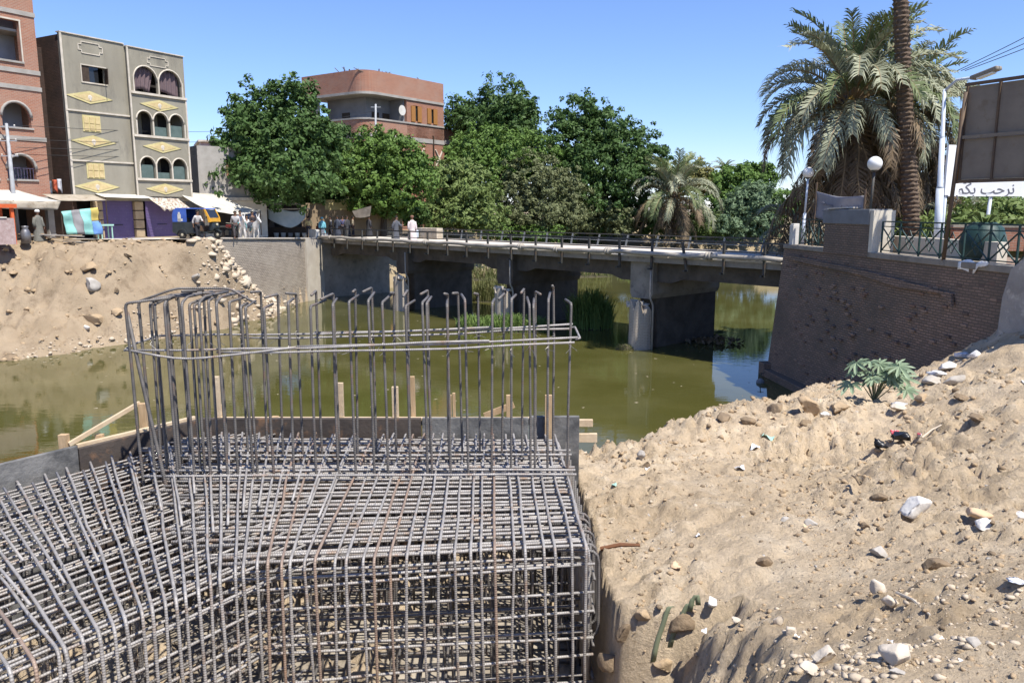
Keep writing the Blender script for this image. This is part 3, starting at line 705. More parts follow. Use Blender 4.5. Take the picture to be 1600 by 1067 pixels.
# ties along the starters
for dz, y in ((0, 6.83), (.03, 7.44)):
    for (x0, x1, o) in ((-3.42, -.2, 0), (-1.9, .58, .03), (-2.6, .55, -.015)):
        rbar('tie_rail', [(x0, y+o*.6, 5.78+dz+o), ((x0+x1)/2, y+o*.6+rb.uniform(-.01,.01), 5.80+dz+o), (x1, y, 5.865+dz+o)], .0105, m_bar, 0, .01)
rbar('tie_rail', [(.56, 6.83, 5.88), (.60, 6.85, 5.885), (.60, 7.42, 5.9), (.56, 7.44, 5.89)], .0105, m_bar, .03)
rbar('tie_rail', [(-3.40, 6.82, 5.79), (-3.43, 7.1, 5.80), (-3.38, 7.46, 5.81)], .0105, m_bar, .03)
rbar('tie_rail', [(-3.38, 6.80, 5.79), (-2.9, 6.78, 5.70), (-2.3, 6.8, 5.76), (-1.9, 6.82, 5.81)], .0105, m_bar, .2)
# low cross ties where the starters enter the mat
for y in (6.80, 6.92, 7.0, 7.38, 7.52):
    rbar('tie_rail', [(.58, y, ZT+.05), (-3.3, y+rb.uniform(-.04,.04), ZT+.045)], .012, m_bar)
# binding wire, far too many to count
mb = MB()
for row, x, yy, lx, ly in tops:
    for q in range(2 if rb.random() < .6 else 1):
        z = 5.80+rb.uniform(-.03, .05)+(.03 if row else 0); c = Vector((x+lx*.8, yy+ly*.8-.02, z))
        mb.tube([p-CO for p in (c, c+Vector((rb.uniform(-.04,.04), -.02, -.02)), c+Vector((rb.uniform(-.09,.09), -.03, -rb.uniform(.03,.09))))], .0022, 4)
for k in range(240):
    f = poly_at(rb.choice(pairs)[0], FP); b = poly_at(rb.choice(pairs)[1], BP); c = f.lerp(b, rb.random()); c.z = ZT+.03
    a = rb.random()*6.3; d = Vector((math.cos(a), math.sin(a), .5))
    mb.tube([p-CO for p in (c-d*.02, c+Vector((0,0,.02)), c+d*.035)], .002, 4)
o = mb.build('binding_wire', mat('wire', (.30,.28,.26), None, rough=.5, metal=.5), cage); o['kind'] = 'stuff'
# blinding slab under the cage
mb = MB(); c2 = CB+WING*3.6; b2_ = CBK+WING*5.3
mb.prism([(.62,5.2),(CB.x+.1,CB.y-.25),(c2.x,c2.y-.2),(b2_.x,b2_.y),(CBK.x,CBK.y+.02),(.62,8.3)], 2.7, 3.115, 'xy')
o = mb.build('blinding_slab', mat('blinding_concrete', (.36,.315,.25), (.22,.185,.14), 2, .95, .5, 8, c3=(.10,.08,.06), s3=3)); tag(o, 'pale blinding concrete pad under the reinforcement cage', 'concrete pad')

# formwork
m_form = mat('form_plate', (.042,.035,.032), (.075,.06,.05), 2.2, .75, .4, 10, c3=(.20,.11,.06), s3=4)
m_formg = mat('form_plate_cement', (.19,.185,.175), (.07,.07,.07), 3.0, .85, .5, 12, c3=(.05,.05,.052), s3=2.5)
m_wood = mat('raw_timber', (.48,.34,.20), (.36,.245,.135), 3, .85, .3, 18, stretch=(6,6,1))
m_woodp = mat('pale_timber', (.55,.44,.30), (.45,.34,.22), 3, .85, .3, 18)
fw = thing('formwork', 'dark steel form panels with timber stakes along the water side of the cage', 'formwork', (-3.3, 8.4, 3.06))
FO = Vector((-3.3, 8.4, 3.06))
FT = 4.745
def fbox(nm, lo, hi, m, bev=.004):
    mb = MB(); mb.b2(Vector(lo)-FO, Vector(hi)-FO); return mb.build(nm, m, fw, bevel=bev)
fbox('panel', (-3.42,8.36,3.0), (-1.0,8.42,FT), m_form); fbox('panel', (-.985,8.36,3.0), (.18,8.42,FT+.005), m_formg); fbox('panel', (.195,8.37,2.6), (.74,8.43,FT+.02), m_formg)
def wing_panel(s0, s1, m, top):
    a = CBK+WNB*.08+WING*s0; b = CBK+WNB*.08+WING*s1
    a.z = b.z = (3.0+top)/2; mb = MB(); mb.bar(a-FO, b-FO, .05, top-3.0); mb.build('panel', m, fw, bevel=.004)
wing_panel(.02, 1.30, m_form, FT+.0); wing_panel(1.31, 5.3, m_formg, FT+.03); 
a = CBK+WNB*.14+WING*.0; b = CBK+WNB*.14+WING*1.28; a.z = b.z = FT-.02
mb = MB(); mb.bar(a-FO, b-FO, .055, .09); mb.build('top_batten', m_woodp, fw)
fbox('top_batten', (-3.3,8.425,FT-.09), (.6,8.475,FT-.005), m_woodp)
fbox('batten_end', (.5,8.48,4.62), (.90,8.53,4.70), m_woodp); fbox('batten_end', (.5,8.48,4.44), (.95,8.53,4.54), m_woodp)
for (px, py, Y, w) in ((337,588,8.46,.07),(346,632,8.50,.05),(430,650,8.47,.07),(531,598,8.46,.07),(617,604,8.46,.07),(644,588,8.50,.05),(702,617,8.46,.05),(709,614,8.47,.03),(795,617,8.46,.06),(857,617,8.30,.075)):
    t = at_y(px, py, Y); fx_ = rb.uniform(-.03,.03)
    mb = MB(); mb.bar(Vector((t.x+fx_, Y, 3.4))-FO, t-FO, w, .045, (0,1,0)); mb.build('stake', m_wood if rb.random() < .7 else m_woodp, fw, bevel=.003)
for (s, top, w) in ((.55,5.02,.075),(1.02,4.80,.07),(1.36,4.88,.08),(2.02,4.90,.09)):
    p = CBK+WNB*.20+WING*s; mb = MB(); mb.bar(Vector((p.x,p.y,3.5))-FO, Vector((p.x,p.y,top))-FO, w, w*.8, (0,1,0)); mb.build('stake', m_wood, fw, bevel=.003)
p = CBK+WNB*.16+WING*1.34; q = CBK+WNB*.24+WING*.56; mb = MB(); mb.bar(Vector((p.x,p.y,4.78))-FO, Vector((q.x,q.y,5.02))-FO, .03, .04); mb.build('brace', m_woodp, fw)
a = at_y(757,650,8.6); b = at_y(803,632,8.6); mb = MB(); mb.bar(a-FO, b-FO, .03, .07); mb.build('brace', m_wood, fw)
# ------------------------------------------------------------------ buildings on the far street
m_redb = brick_mat('red_brick', (.36,.14,.08), (.27,.10,.06), (.30,.21,.16), 0.25, 0.09, 0.014, (.30,.20,.15), 0.5, nscale=.5, bump=.4)
m_redo = brick_mat('orange_brick', (.36,.15,.09), (.28,.112,.07), (.34,.24,.18), 0.25, 0.09, 0.014, (.36,.25,.19), 0.5, nscale=.5, bump=.4)
m_grend = mat('grey_render', (.285,.262,.205), (.235,.213,.165), 0.7, .92, .25, 12, c3=(.175,.16,.13), s3=.8, stretch=(1,1,.35))
m_grc = mat('bare_concrete', (.36,.335,.30), (.28,.26,.23), 1.2, .92, .3, 12)
m_trim = mat('pale_trim', (.58,.52,.43), (.46,.41,.33), 2, .85)
m_yell = mat('yellow_relief', (.58,.50,.25), (.48,.41,.19), 1.5, .85, .2, 20)
m_shut = mat('yellow_shutter', (.58,.46,.24), (.48,.37,.18), 4, .8)
m_shadebrick = brick_mat('alley_shade_brick', (.085,.05,.038), (.065,.04,.032), (.06,.045,.04), 0.25, 0.09, 0.014, (.03,.025,.022), 0.7)  # near-black brick: the shade of the narrow alley is painted into the colour
m_dark = mat('dark_interior', (.045,.04,.038), (.03,.027,.025), 2, .95)
m_brown = mat('brown_shutter', (.065,.045,.03), (.045,.03,.02), 6, .7)
m_owood = mat('orange_wood', (.36,.17,.05), (.28,.125,.035), 8, .7, stretch=(1,1,5))
m_purple = mat('purple_metal', (.115,.085,.20), (.095,.07,.165), 1.5, .55, c3=(.15,.12,.22), s3=3)
m_plum = mat('curtain_plum', (.17,.12,.125), (.11,.08,.085), 5, .95, stretch=(8,8,.5))
m_blue_in = mat('pale_interior', (.40,.42,.46), (.33,.35,.39), 1, .95)
m_glass = mat('dark_glass', (.02,.022,.025), None, rough=.08, spec=.6)
FD = Vector((.5, .866, 0)); FRZ = math.atan2(.866, .5)          # the row of facades runs away to the right
GB0 = Vector((-28.0, 51.2, 5.1))
# local frame of the row: x along the facade (away to the right), y into the building, z up
def arch_pts(x0, x1, z0, ztop, n=10):
    r = (x1-x0)/2; zs = ztop-min(r, ztop-z0-.05); rz_ = ztop-zs
    return [(x0+r-r*math.cos(math.pi*k/n), zs+rz_*math.sin(math.pi*k/n)) for k in range(n+1)], zs
def wall(mb, x0, x1, z0, z1, holes, y0=0.0, th=.25, mi=0):
    """a wall panel with rectangular or arched openings; holes = (xa, xb, za, zb, arched)"""
    xs = sorted({x0, x1, *[h[0] for h in holes], *[h[1] for h in holes]}); zs = sorted({z0, z1, *[h[2] for h in holes], *[h[3] for h in holes]})
    for a, b in zip(xs, xs[1:]):
        run = None
        for c, d in zip(zs, zs[1:]):
            inside = any(h[0] <= (a+b)/2 <= h[1] and h[2] <= (c+d)/2 <= h[3] for h in holes)
            if not inside: run = (run[0], d) if run else (c, d)
            if (inside or d == zs[-1]) and run:
                mb.b2((a, y0, run[0]), (b, y0+th, run[1]), mi); run = None
    for h in holes:
        if len(h) > 4 and h[4]:
            pts, zs_ = arch_pts(h[0], h[1], h[2], h[3]); xm = (h[0]+h[1])/2
            mb.prism([p for p in pts if p[0] <= xm+1e-6] + [(xm, h[3]+.002), (h[0]-.002, h[3]+.002), (h[0]-.002, zs_)], y0+.001, y0+th-.001, 'xz', mi)
            mb.prism([(h[1]+.002, zs_), (h[1]+.002, h[3]+.002), (xm, h[3]+.002)] + [p for p in pts if p[0] >= xm-1e-6], y0+.001, y0+th-.001, 'xz', mi)
def arch_trim(parent, x0, x1, z0, zt, y, r=.06, m=None, name='arch_trim'):
    pts, zs_ = arch_pts(x0-.03, x1+.03, z0, zt+.03, 12)
    mb = MB(); mb.tube([(p[0], y, p[1]) for p in pts], r, 6); mb.build(name, m or m_trim, parent, True)
def sub(nm, m, parent, *boxes, bev=0):
    mb = MB()
    for lo, hi in boxes: mb.b2(lo, hi)
    return mb.build(nm, m, parent, bevel=bev)

# --- grey rendered block with the yellow lozenges
gb = thing('apartment_block', 'four storey grey rendered house with yellow lozenges and arched balconies', 'building', GB0, FRZ, None, .955)
H = 13.35
mb = MB(); XM = 4.55
wall(mb, 0, XM, 2.95, H, [(1.25, 2.95, 10.45, 11.5, 0)], 0, .3)
holes = []
for (za, zb, n) in ((10.25, 12.05, 2), (7.3, 8.95, 3), (4.25, 5.75, 3)):
    w = 4.0/n
    for i in range(n): holes.append((XM+.28+i*w+.06, XM+.28+(i+1)*w-.06, za, zb, 1))
wall(mb, XM, 9.1, 2.95, H-.15, holes, -.28, .2)
mb.b2((XM, -.08, 2.95), (XM+.2, 1.3, H-.15)); mb.b2((8.9, -.08, 2.95), (9.1, 1.3, H-.15))
mb.b2((XM+.2, 1.3, 2.95), (8.9, 1.5, H-.3))
mb.build('facade', m_grend, gb)
mb = MB(); mb.b2((.0, .302, 0), (.3, 9, H-.1)); mb.build('side_wall', m_shadebrick, gb)
mb = MB(); mb.b2((8.85, 1.51, 0), (9.1, 9, H-.3)); mb.b2((.3, 8.7, 0), (8.85, 9, H-.3)); mb.build('back_wall', m_grend, gb)
mb = MB(); mb.b2((.3, .31, H-.5), (8.85, 8.7, H-.35)); 
for z in (10.1, 7.15, 4.1): mb.b2((XM+.2, -.08, z-.14), (8.9, 1.3, z))
mb.build('floor_slab', m_grc, gb)
# side bays on the dark flank of the house
mb = MB(); mb.b2((-.9, 2.2, 3.2), (-.003, 4.2, 12.6)); mb.b2((-.7, 5.2, 3.2), (-.003, 7.5, 13.2)); mb.build('side_bay', m_shadebrick, gb)
mb = MB(); mb.b2((-1.02, 3.0, 9.2), (-.905, 3.9, 10.3)); mb.build('side_shutter', m_owood, gb)
# roof clutter
mb = MB(); rk = random.Random(3)
for i in range(8): mb.bar((rk.uniform(.5,4), rk.uniform(.6,3), H-.1), (rk.uniform(.5,4.5), rk.uniform(.6,3), H+rk.uniform(.2,.55)), .08, .05)
mb.build('roof_timber', m_brown, gb)
for z in (8.45, 5.2): sub('ledge', m_trim, gb, ((-.05, -.09, z), (XM+.1, -.003, z+.1)))
for z in (10.16, 7.2, 4.16): sub('balcony_sill', m_trim, gb, ((XM-.02, -.40, z-.08), (9.15, -.283, z+.08)))
sub('corner_trim', m_trim, gb, ((-.08, -.06, 2.9), (.06, -.003, H)), ((XM-.10, -.34, 2.95), (XM+.02, -.285, H-.1)), ((9.0, -.34, 2.95), (9.13, -.285, 10.2)))
sub('roof_edge', m_trim, gb, ((-.08, -.08, H+.002), (XM-.1, .35, H+.07)), ((XM-.08, -.36, H-.147), (9.15, .0, H-.08)))
for h in holes:
    arch_trim(gb, h[0], h[1], h[2], h[3], -.29, .055)
for (za, n) in ((10.25, 2), (7.3, 3), (4.25, 3)):
    w = 4.0/n
    for i in range(n+1):
        x = XM+.28+i*w; mb = MB(); mb.b2((x-.05, -.345, za), (x+.05, -.283, za+(1.05 if n == 2 else .98))); mb.build('balcony_column', m_trim, gb)
# balcony backs: doors, curtains, low panels
for (za, zb, n) in ((10.25, 12.05, 2), (7.3, 8.95, 3), (4.25, 5.75, 3)):
    w = 4.0/n
    for i in range(n):
        x0 = XM+.4+i*w
        sub('balcony_door', m_dark, gb, ((x0+.1, 1.24, za-.1), (x0+w-.3, 1.296, zb)))
for i in range(2):
    x0 = XM+.4+i*2.0
    def cur(u, v, x0=x0): return (x0+.02+u*1.7*(1-.25*v*(1-i)), -.02+.06*math.sin(u*28)+.03*v, 12.0-v*(1.75-.25*math.sin(u*3+i)))
    mb = MB(); mb.grid(cur, 40, 6); mb.build('curtain', m_plum, gb, True, solid=.01)
m_teal = mat('balcony_panel', (.10,.14,.13), (.075,.11,.10), 3, .8)
for za in (4.25,):
    for i in range(3): sub('balcony_panel', m_teal, gb, ((XM+.36+i*1.333, -.1, za), (XM+1.5+i*1.333, -.06, za+(.95 if i != 1 else .45))))
for i in range(1, 3): sub('balcony_panel', m_teal, gb, ((XM+.36+i*1.333, -.1, 7.3), (XM+1.5+i*1.333, -.06, 7.75+.2*i)))
# window with open brown shutters
w = sub('window', m_trim, gb, ((1.18, -.05, 10.36), (3.02, -.003, 10.447)), ((1.18, -.05, 11.503), (3.02, -.003, 11.57)), ((1.18,-.05,10.45),(1.247,-.003,11.5)))
sub('pane', m_glass, w, ((1.8, .12, 10.46), (2.5, .15, 11.49))); sub('shutter', m_brown, w, ((1.26, .02, 10.46), (1.80, .06, 11.49)))
mb = MB(); mb.bar((2.9, -.02, 10.95), (2.72, -.62, 10.9), .05, 1.02); mb.build('shutter', m_brown, w)
for z in (7.25, 4.15):      # blind yellow shuttered windows
    w = sub('window', m_yell, gb, ((1.02, -.04, z-.06), (2.28, -.003, z+1.02)))
    for k in range(3):
        for j in range(2): sub('shutter_leaf', m_shut, w, ((1.1+k*.4, -.075, z+.02+j*.47), (1.42+k*.4, -.041, z+.44+j*.47)))
def lozenge(xc, zc, hw, hh, y):
    mb = MB(); mb.prism([(xc-hw, zc), (xc, zc+hh), (xc+hw, zc), (xc, zc-hh)], y-.04, y-.003); l = mb.build('lozenge', m_yell, gb)
    mb = MB(); mb.prism([(xc-hw*.68, zc), (xc, zc+hh*.68), (xc+hw*.68, zc), (xc, zc-hh*.68)], y-.055, y-.042); mb.build('lozenge_field', m_shut, l)
    mb = MB(); mb.lathe([(.0,-.03),(.12,-.02),(.17,0),(.12,.02),(.0,.03)], 10, (xc, y-.05, zc), 'y'); mb.box((xc,y-.06,zc-.06),(.12,.05,.3)); mb.build('rosette', m_trim, l)
for z in (9.45, 6.55, 3.55): lozenge(1.68, z, 1.65, .42, 0)
for z in (9.45, 6.5, 3.5): lozenge(6.8, z, 1.6, .40, -.28)
def cartouche(xc, zc, hw, hh, y):
    q = .22; pts = [(xc-hw, zc-hh*.5), (xc-hw, zc+hh*.5), (xc-hw+q, zc+hh*.5), (xc-hw+q, zc+hh), (xc+hw-q, zc+hh), (xc+hw-q, zc+hh*.5), (xc+hw, zc+hh*.5), (xc+hw, zc-hh*.5), (xc+hw-q, zc-hh*.5), (xc+hw-q, zc-hh), (xc-hw+q, zc-hh), (xc-hw+q, zc-hh*.5)]
    mb = MB()
    for a, b in zip(pts, pts[1:]+pts[:1]): mb.bar((a[0], y-.02, a[1]), (b[0], y-.02, b[1]), .05, .05)
    mb.build('cartouche', m_trim, gb)
cartouche(2.0, 12.65, .85, .36, 0); cartouche(6.9, 12.5, .85, .32, -.28)
# ground floor: shops with roller doors and rusticated piers
m_stone = mat('tan_stone', (.36,.28,.18), (.29,.22,.14), 3, .9, .4, 14)
sub('shop_lintel', m_grend, gb, ((0, -.1, 2.62), (9.1, .25, 2.945)))
for x0, x1 in ((1.9, 4.3), (5.3, 7.9)):
    d = MB()
    for k in range(26): d.b2((x0+.02, .10+(.02 if k % 2 else 0), .02+k*.1), (x1-.02, .16, .115+k*.1))
    dd = d.build('roller_door', m_purple, gb); sub('door_handle', m_dark, dd, ((x0+.9, .06, .9), (x1-.9, .098, .95)))
for xa, xb in ((1.2, 1.88), (4.32, 5.0), (7.92, 8.6)):
    for k in range(4): sub('rusticated_block', m_stone, gb, ((xa, -.14, .02+k*.65), (xb, .25, .62+k*.65)), bev=.05)
sub('shop_wall', m_dark, gb, ((0.02, 1.6, 0), (9.0, 1.8, 2.6)))

# --- tall red brick block at the left edge
rbk = thing('brick_block', 'unfinished red brick apartment block with arched loggias at the left edge', 'building', GB0+FD*-1.5+Vector((0,0,0)), FRZ, None, .955)
mb = MB(); X0 = -12.5
holes = [(-5.1, -1.0, 11.1, 13.5, 0), (-10.5, -6.2, 11.1, 13.5, 0)]
for z in (7.1, 3.9):
    for xa in (-2.55, -4.9, -7.3, -9.7): holes.append((xa, xa+1.75, z, z+1.5, 1))
wall(mb, X0, 0, 2.7, 17.5, holes, 0, .3); mb.b2((-.3, .302, 0), (0, 10, 17.5)); mb.b2((X0, 9.7, 0), (-.3, 10, 17.5)); mb.build('facade', m_redo, rbk)
mb = MB()
for z in (16.6, 13.9, 10.4, 9.4, 6.3, 2.55): mb.b2((X0, -.06 if z != 2.55 else -.8, z), (.04, .297 if z != 2.55 else .6, z+.26))
for z in (2.55, 6.2, 9.4, 12.9): mb.b2((X0, .31, z), (-.31, 9.6, z+.15))
mb.build('concrete_band', m_grc, rbk)
mb = MB(); mb.b2((X0, 1.9, 3), (-.31, 2.0, 17.3)); mb.build('inner_wall', m_blue_in, rbk)
for h in holes:
    if h[4]: arch_trim(rbk, h[0], h[1], h[2], h[3], -.02, .09, m_grc)
    sub('sill', m_grc, rbk, ((h[0]-.1, -.09, h[2]-.12), (h[1]+.1, -.003, h[2]-.003)))
for xa in (-2.55, -4.9, -7.3):
    mb = MB()
    for k in range(9): mb.bar((xa+.1+k*.19, .1, 3.9), (xa+.1+k*.19, .1, 4.6), .025, .025)
    mb.bar((xa, .1, 4.58), (xa+1.75, .1, 4.58), .03, .03); mb.build('balcony_grille', mat('violet_metal', (.10,.085,.14), None, rough=.6), rbk)
sub('frame', m_trim, rbk, ((-5.2, -.05, 13.503), (-.9, -.004, 13.6)), ((-1.0, -.05, 11.1), (-.92, -.004, 13.5)), ((-5.2, -.05, 11.0), (-.9, -.004, 11.097)))
sub('shop_wall', m_dark, rbk, ((X0, 2.5, 0), (-.31, 2.7, 2.55)))
for k in range(4): sub('shop_pier', m_grc, rbk, ((-12+k*3.9, .0, 0), (-11.6+k*3.9, .35, 2.54)))

# --- low grey house right of it
lg = thing('low_house', 'low two storey grey house with a cream ground floor behind the pale awning', 'building', Vector((-23.6, 60.5, 4.85)), R(40))
mb = MB(); wall(mb, 0, 5.2, 3.1, 6.9, [(2.1, 3.5, 4.7, 6.0, 0)], 0, .25); mb.b2((0, .252, 0), (.25, 6, 6.9)); mb.b2((4.95, .252, 0), (5.2, 6, 6.9)); mb.build('upper_wall', m_grc, lg)
sub('infill', m_redb, lg, ((2.1, .15, 4.7), (3.5, .2, 6.0)))
mb = MB(); wall(mb, .26, 5.2, 0, 2.85, [(1.2, 2.8, 0, 2.2, 0), (3.4, 4.4, .9, 2.1, 0)], 0, .25); mb.build('ground_wall', m_cream, lg)
sub('roof_slab', m_trim, lg, ((-.1, -.3, 2.86), (5.4, .24, 3.09)))
sub('doorway', m_dark, lg, ((1.2, .2, 0), (2.8, .24, 2.2))); sub('window', mat('blue_poster', (.07,.12,.25), (.15,.2,.3), 5, .7), lg, ((3.4, .1, .9), (4.4, .14, 2.1)))
sub('roof', m_grc, lg, ((.25, .25, 6.6), (4.95, 6, 6.75)))
# pale house further back between them
ph = thing('pale_house', 'pale flat roofed house showing its top behind the low grey house', 'building', Vector((-28.5, 74, 4.7)), R(25))
mb = MB(); wall(mb, 0, 6, 0, 8.4, [(3.2, 4.2, 6.6, 7.6, 0)], 0, .3); mb.b2((0, .302, 0), (.3, 6, 8.4)); mb.b2((5.7, .302, 0), (6, 6, 8.4)); mb.build('wall', m_white, ph)
sub('cornice', m_trim, ph, ((-.2, -.2, 8.403), (6.2, 6.2, 8.6))); sub('window', m_dark, ph, ((3.2, .2, 6.6), (4.2, .24, 7.6))); sub('brick_parapet', m_redb, ph, ((-1.5, -3, 0), (3.6, -.3, 6.4)))

# --- red brick corner house behind the trees
RC = Vector((-13.5, 72.0, 4.7)); rrz = math.atan2(.82, .574)
rh = thing('corner_house', 'red brick corner house with a grey recessed balcony rising behind the trees', 'building', Vector((-16.5, 92, 3.2)), rrz, None, 92/72)
# local x along the right face (away), local y along the left face (away to the left)
zt, zp, zb1, zb0 = 15.2, 13.35, 11.0, 9.6
def rounded(r0, off):      # outline of the corner, from the left face end to the right face end
    pts = [(off, 8.3)]; r = 1.5
    for k in range(9):
        a = math.pi+ (math.pi/2)*k/8; pts.append((r+off+(r)*math.cos(a), r+off+(r)*math.sin(a)))
    pts.append((10.7, off)); return pts
def strip(mb, outline, z0, z1, th=.3):
    n = len(outline); inner = [(x+th, y+th) for x, y in outline]
    for (a, b), (c, d) in zip(zip(outline, outline[1:]), zip(inner, inner[1:])):
        mb.add([(a[0],a[1],z0),(b[0],b[1],z0),(b[0],b[1],z1),(a[0],a[1],z1),(c[0],c[1],z0),(d[0],d[1],z0),(d[0],d[1],z1),(c[0],c[1],z1)], [(0,1,2,3),(4,7,6,5),(3,2,6,7),(0,4,5,1)])
mb = MB(); strip(mb, rounded(1.5, 0), zp, zt); mb.b2((10.4, .31, 0), (10.7, 8, zt)); mb.build('parapet', m_redo, rh)
mb = MB(); strip(mb, rounded(1.5, -.1), zp-.22, zp-.004, .5); strip(mb, rounded(1.5, -.06), 9.35, 9.75, .4); mb.build('concrete_band', m_grc, rh)
mb = MB(); strip(mb, rounded(1.5, 0), 9.76, 10.95); mb.build('balcony_wall', m_redo, rh)
mb = MB(); strip(mb, rounded(1.5, -.08), 10.953, 11.1, .4); mb.build('balcony_coping', m_grc, rh)
m_balg = mat('balcony_grey', (.24,.235,.235), (.20,.195,.195), 1, .92)
mb = MB(); mb.b2((1.9, 1.9, 9.7), (5.3, 2.1, zp-.2)); mb.b2((1.9, 2.11, 9.7), (2.1, 7, zp-.2)); mb.b2((5.1, .3, 9.7), (5.3, 1.89, zp-.2)); mb.build('recess_wall', m_balg, rh)
mb = MB(); mb.b2((.4, .4, 9.45), (10.3, 8, 9.7)); mb.b2((.4, .4, zp-.21), (10.3, 8, zp-.02)); mb.build('floor_slab', m_grc, rh)
mb = MB(); wall(mb, 5.31, 10.69, 9.76, zp-.23, [(6.2, 7.0, 11.3, 12.7, 0), (8.5, 9.3, 11.3, 12.6, 0)], 0, .3); mb.build('brick_wall', m_redb, rh); sub('brick_wall', m_redb, rh, ((0, 6.6, 9.76), (.3, 8.3, zp-.23)))
mb = MB(); strip(mb, rounded(1.5, 0), 0, 9.34); mb.build('lower_wall', m_redb, rh)
for x in (6.2, 8.5):
    w = sub('window', m_dark, rh, ((x, .12, 11.3), (x+.8, .16, 12.7)))
    for s, xx in ((-1, x-.05), (1, x+.85)):
        sub('shutter', m_owood, w, ((xx-.28, -.10, 11.2), (xx+.28, -.03, 12.65)))
for k, (x, y) in enumerate(((2.6, 1.86), (4.0, 1.86))): sub('balcony_door', m_brown, rh, ((x, y-.03, 9.75), (x+.9, y+.02, 11.9)))
sub('balcony_door', m_brown, rh, ((1.83, 4.0, 9.75), (1.88, 5.0, 11.9)))
sub('column', m_grc, rh, ((.05, 6.3, 11.1), (.35, 6.6, zp-.22)))
mb = MB(); mb.lathe([(.02,.1),(.25,.06),(.45,-.03),(.47,-.05)], 14, (4.7, .05, 12.1), 'y'); mb.build('satellite_dish', m_white, rh)
mb = MB(); mb.bar((9.0,-.06,5.0),(9.0,-.06,10.1),.12,.12); mb.build('drain_pipe', m_brown, rh)
for (a, b) in (((6.3,-.05,8.8),(7.6,-.05,7.2)),((7.6,-.05,8.8),(6.3,-.05,7.2)),((9.3,-.05,8.8),(10.4,-.05,7.2)),((10.4,-.05,8.8),(9.3,-.05,7.2))):
    mb = MB(); mb.bar(a, b, .14, .10); mb.build('cross_relief', m_trim, rh)
mb = MB(); rk = random.Random(5)
for i in range(60):
    x = rk.uniform(.3, 10.4); y = rk.uniform(.4, 4)
    mb.bar((x, y, zt-.2), (x+rk.uniform(-1,1), y+rk.uniform(-.6,.6), zt+rk.uniform(.05,.45)), rk.uniform(.04,.15), .04)
mb.build('roof_debris', mat('dry_reed', (.22,.19,.15), (.14,.115,.09), 3, .95), rh)
# its lower wing
lw = MB(); wall(lw, 10.72, 15.0, 0, 11.0, [(10.9, 14.0, 7.6, 9.5, 0)], .5, .3); lw.b2((14.7,.81,0),(15.0,7,11.0)); lw.build('wing_wall', m_redb, rh)
sub('wing_band', m_grc, rh, ((10.72,.4,9.5),(15.1,.497,9.9))); sub('wing_band', m_grc, rh, ((10.72,.4,7.2),(15.1,.497,7.6)))
sub('wing_recess', m_dark, rh, ((10.8,1.6,7.0),(14.6,1.7,10.0)))
mb = MB()
for k in range(10): mb.bar((11+k*.3,.6,7.6),(11+k*.3,.6,8.5),.03,.03)
mb.build('grille', m_brown, rh)
# ------------------------------------------------------------------ trees, palms, reeds
def leaf_mat(name, a, b, trans=.22, dark=None):
    return mat(name, a, b, 1.1, .6, 0, trans=trans, contrast=.35, c3=dark, s3=3.0, spec=.25)
m_lfic = leaf_mat('ficus_leaf', (0.05, 0.098, 0.024), (0.082, 0.142, 0.038))
m_lmid = leaf_mat('bright_leaf', (0.085, 0.155, 0.03), (0.135, 0.215, 0.045))
m_lolv = leaf_mat('olive_leaf', (0.115, 0.135, 0.055), (0.18, 0.195, 0.09))
m_lwil = leaf_mat('willow_leaf', (0.125, 0.18, 0.05), (0.19, 0.24, 0.075))
m_lblu = leaf_mat('bluish_leaf', (0.12, 0.18, 0.095), (0.18, 0.25, 0.135))
m_lyel = leaf_mat('yellow_leaf', (0.24, 0.21, 0.07), (0.17, 0.18, 0.06))
m_bark = mat('bark', (.13,.10,.075), (.08,.06,.045), 4, .95, .6, 14, stretch=(4,4,1))
def leaves(blobs, n, size, rs, clump=28, crad=.55, elong=1.6, surf=.55):
    """leaf quads gathered in clumps spread through and over the blobs"""
    vol = np.array([b[1][0]*b[1][1]*b[1][2] for b in blobs])**(2/3); vol = vol/vol.sum()
    nc = n//clump; C = []
    which = rs.choice(len(blobs), nc, p=vol)
    d = rs.normal(size=(nc, 3)); d /= np.linalg.norm(d, axis=1)[:, None]
    cen = np.array([b[0] for b in blobs])[which]; rad = np.array([b[1] for b in blobs])[which]
    rr = 1-(1-surf)*rs.rand(nc)**1.3 + rs.normal(size=nc)*.11
    lump = 1 + .20*np.sin(d[:,0]*7+which)*np.sin(d[:,1]*6+1.3*which)+.12*np.sin(d[:,2]*9+which*2)
    C = cen + d*rad*(rr*lump)[:, None]
    cs = crad*(.6+.8*rs.rand(nc))
    p = rs.normal(size=(nc, clump, 3)); p /= (np.linalg.norm(p, axis=2)[..., None]+1e-6); p *= (rs.rand(nc, clump)**.45)[..., None]
    p[..., 2] *= .75
    P = (C[:, None] + p*cs[:, None, None]).reshape(-1, 3)
    Nn = p.reshape(-1, 3)*.9 + np.repeat(d, clump, 0)*.5 + rs.normal(size=P.shape)*.55 + np.array([0,0,.35])
    Nn /= np.linalg.norm(Nn, axis=1)[:, None]
    T = rs.normal(size=P.shape); T -= (T*Nn).sum(1)[:, None]*Nn; T /= np.linalg.norm(T, axis=1)[:, None]; B = np.cross(Nn, T)
    s = size*(.6+.8*rs.rand(len(P)))[:, None]
    T = T*s*elong*.5; B = B*s*.5
    V = np.stack([P-T, P+B*.9-T*.1, P+T, P-B*.9-T*.1], 1).reshape(-1, 3)
    F = np.arange(len(V)).reshape(-1, 4)
    return V, F
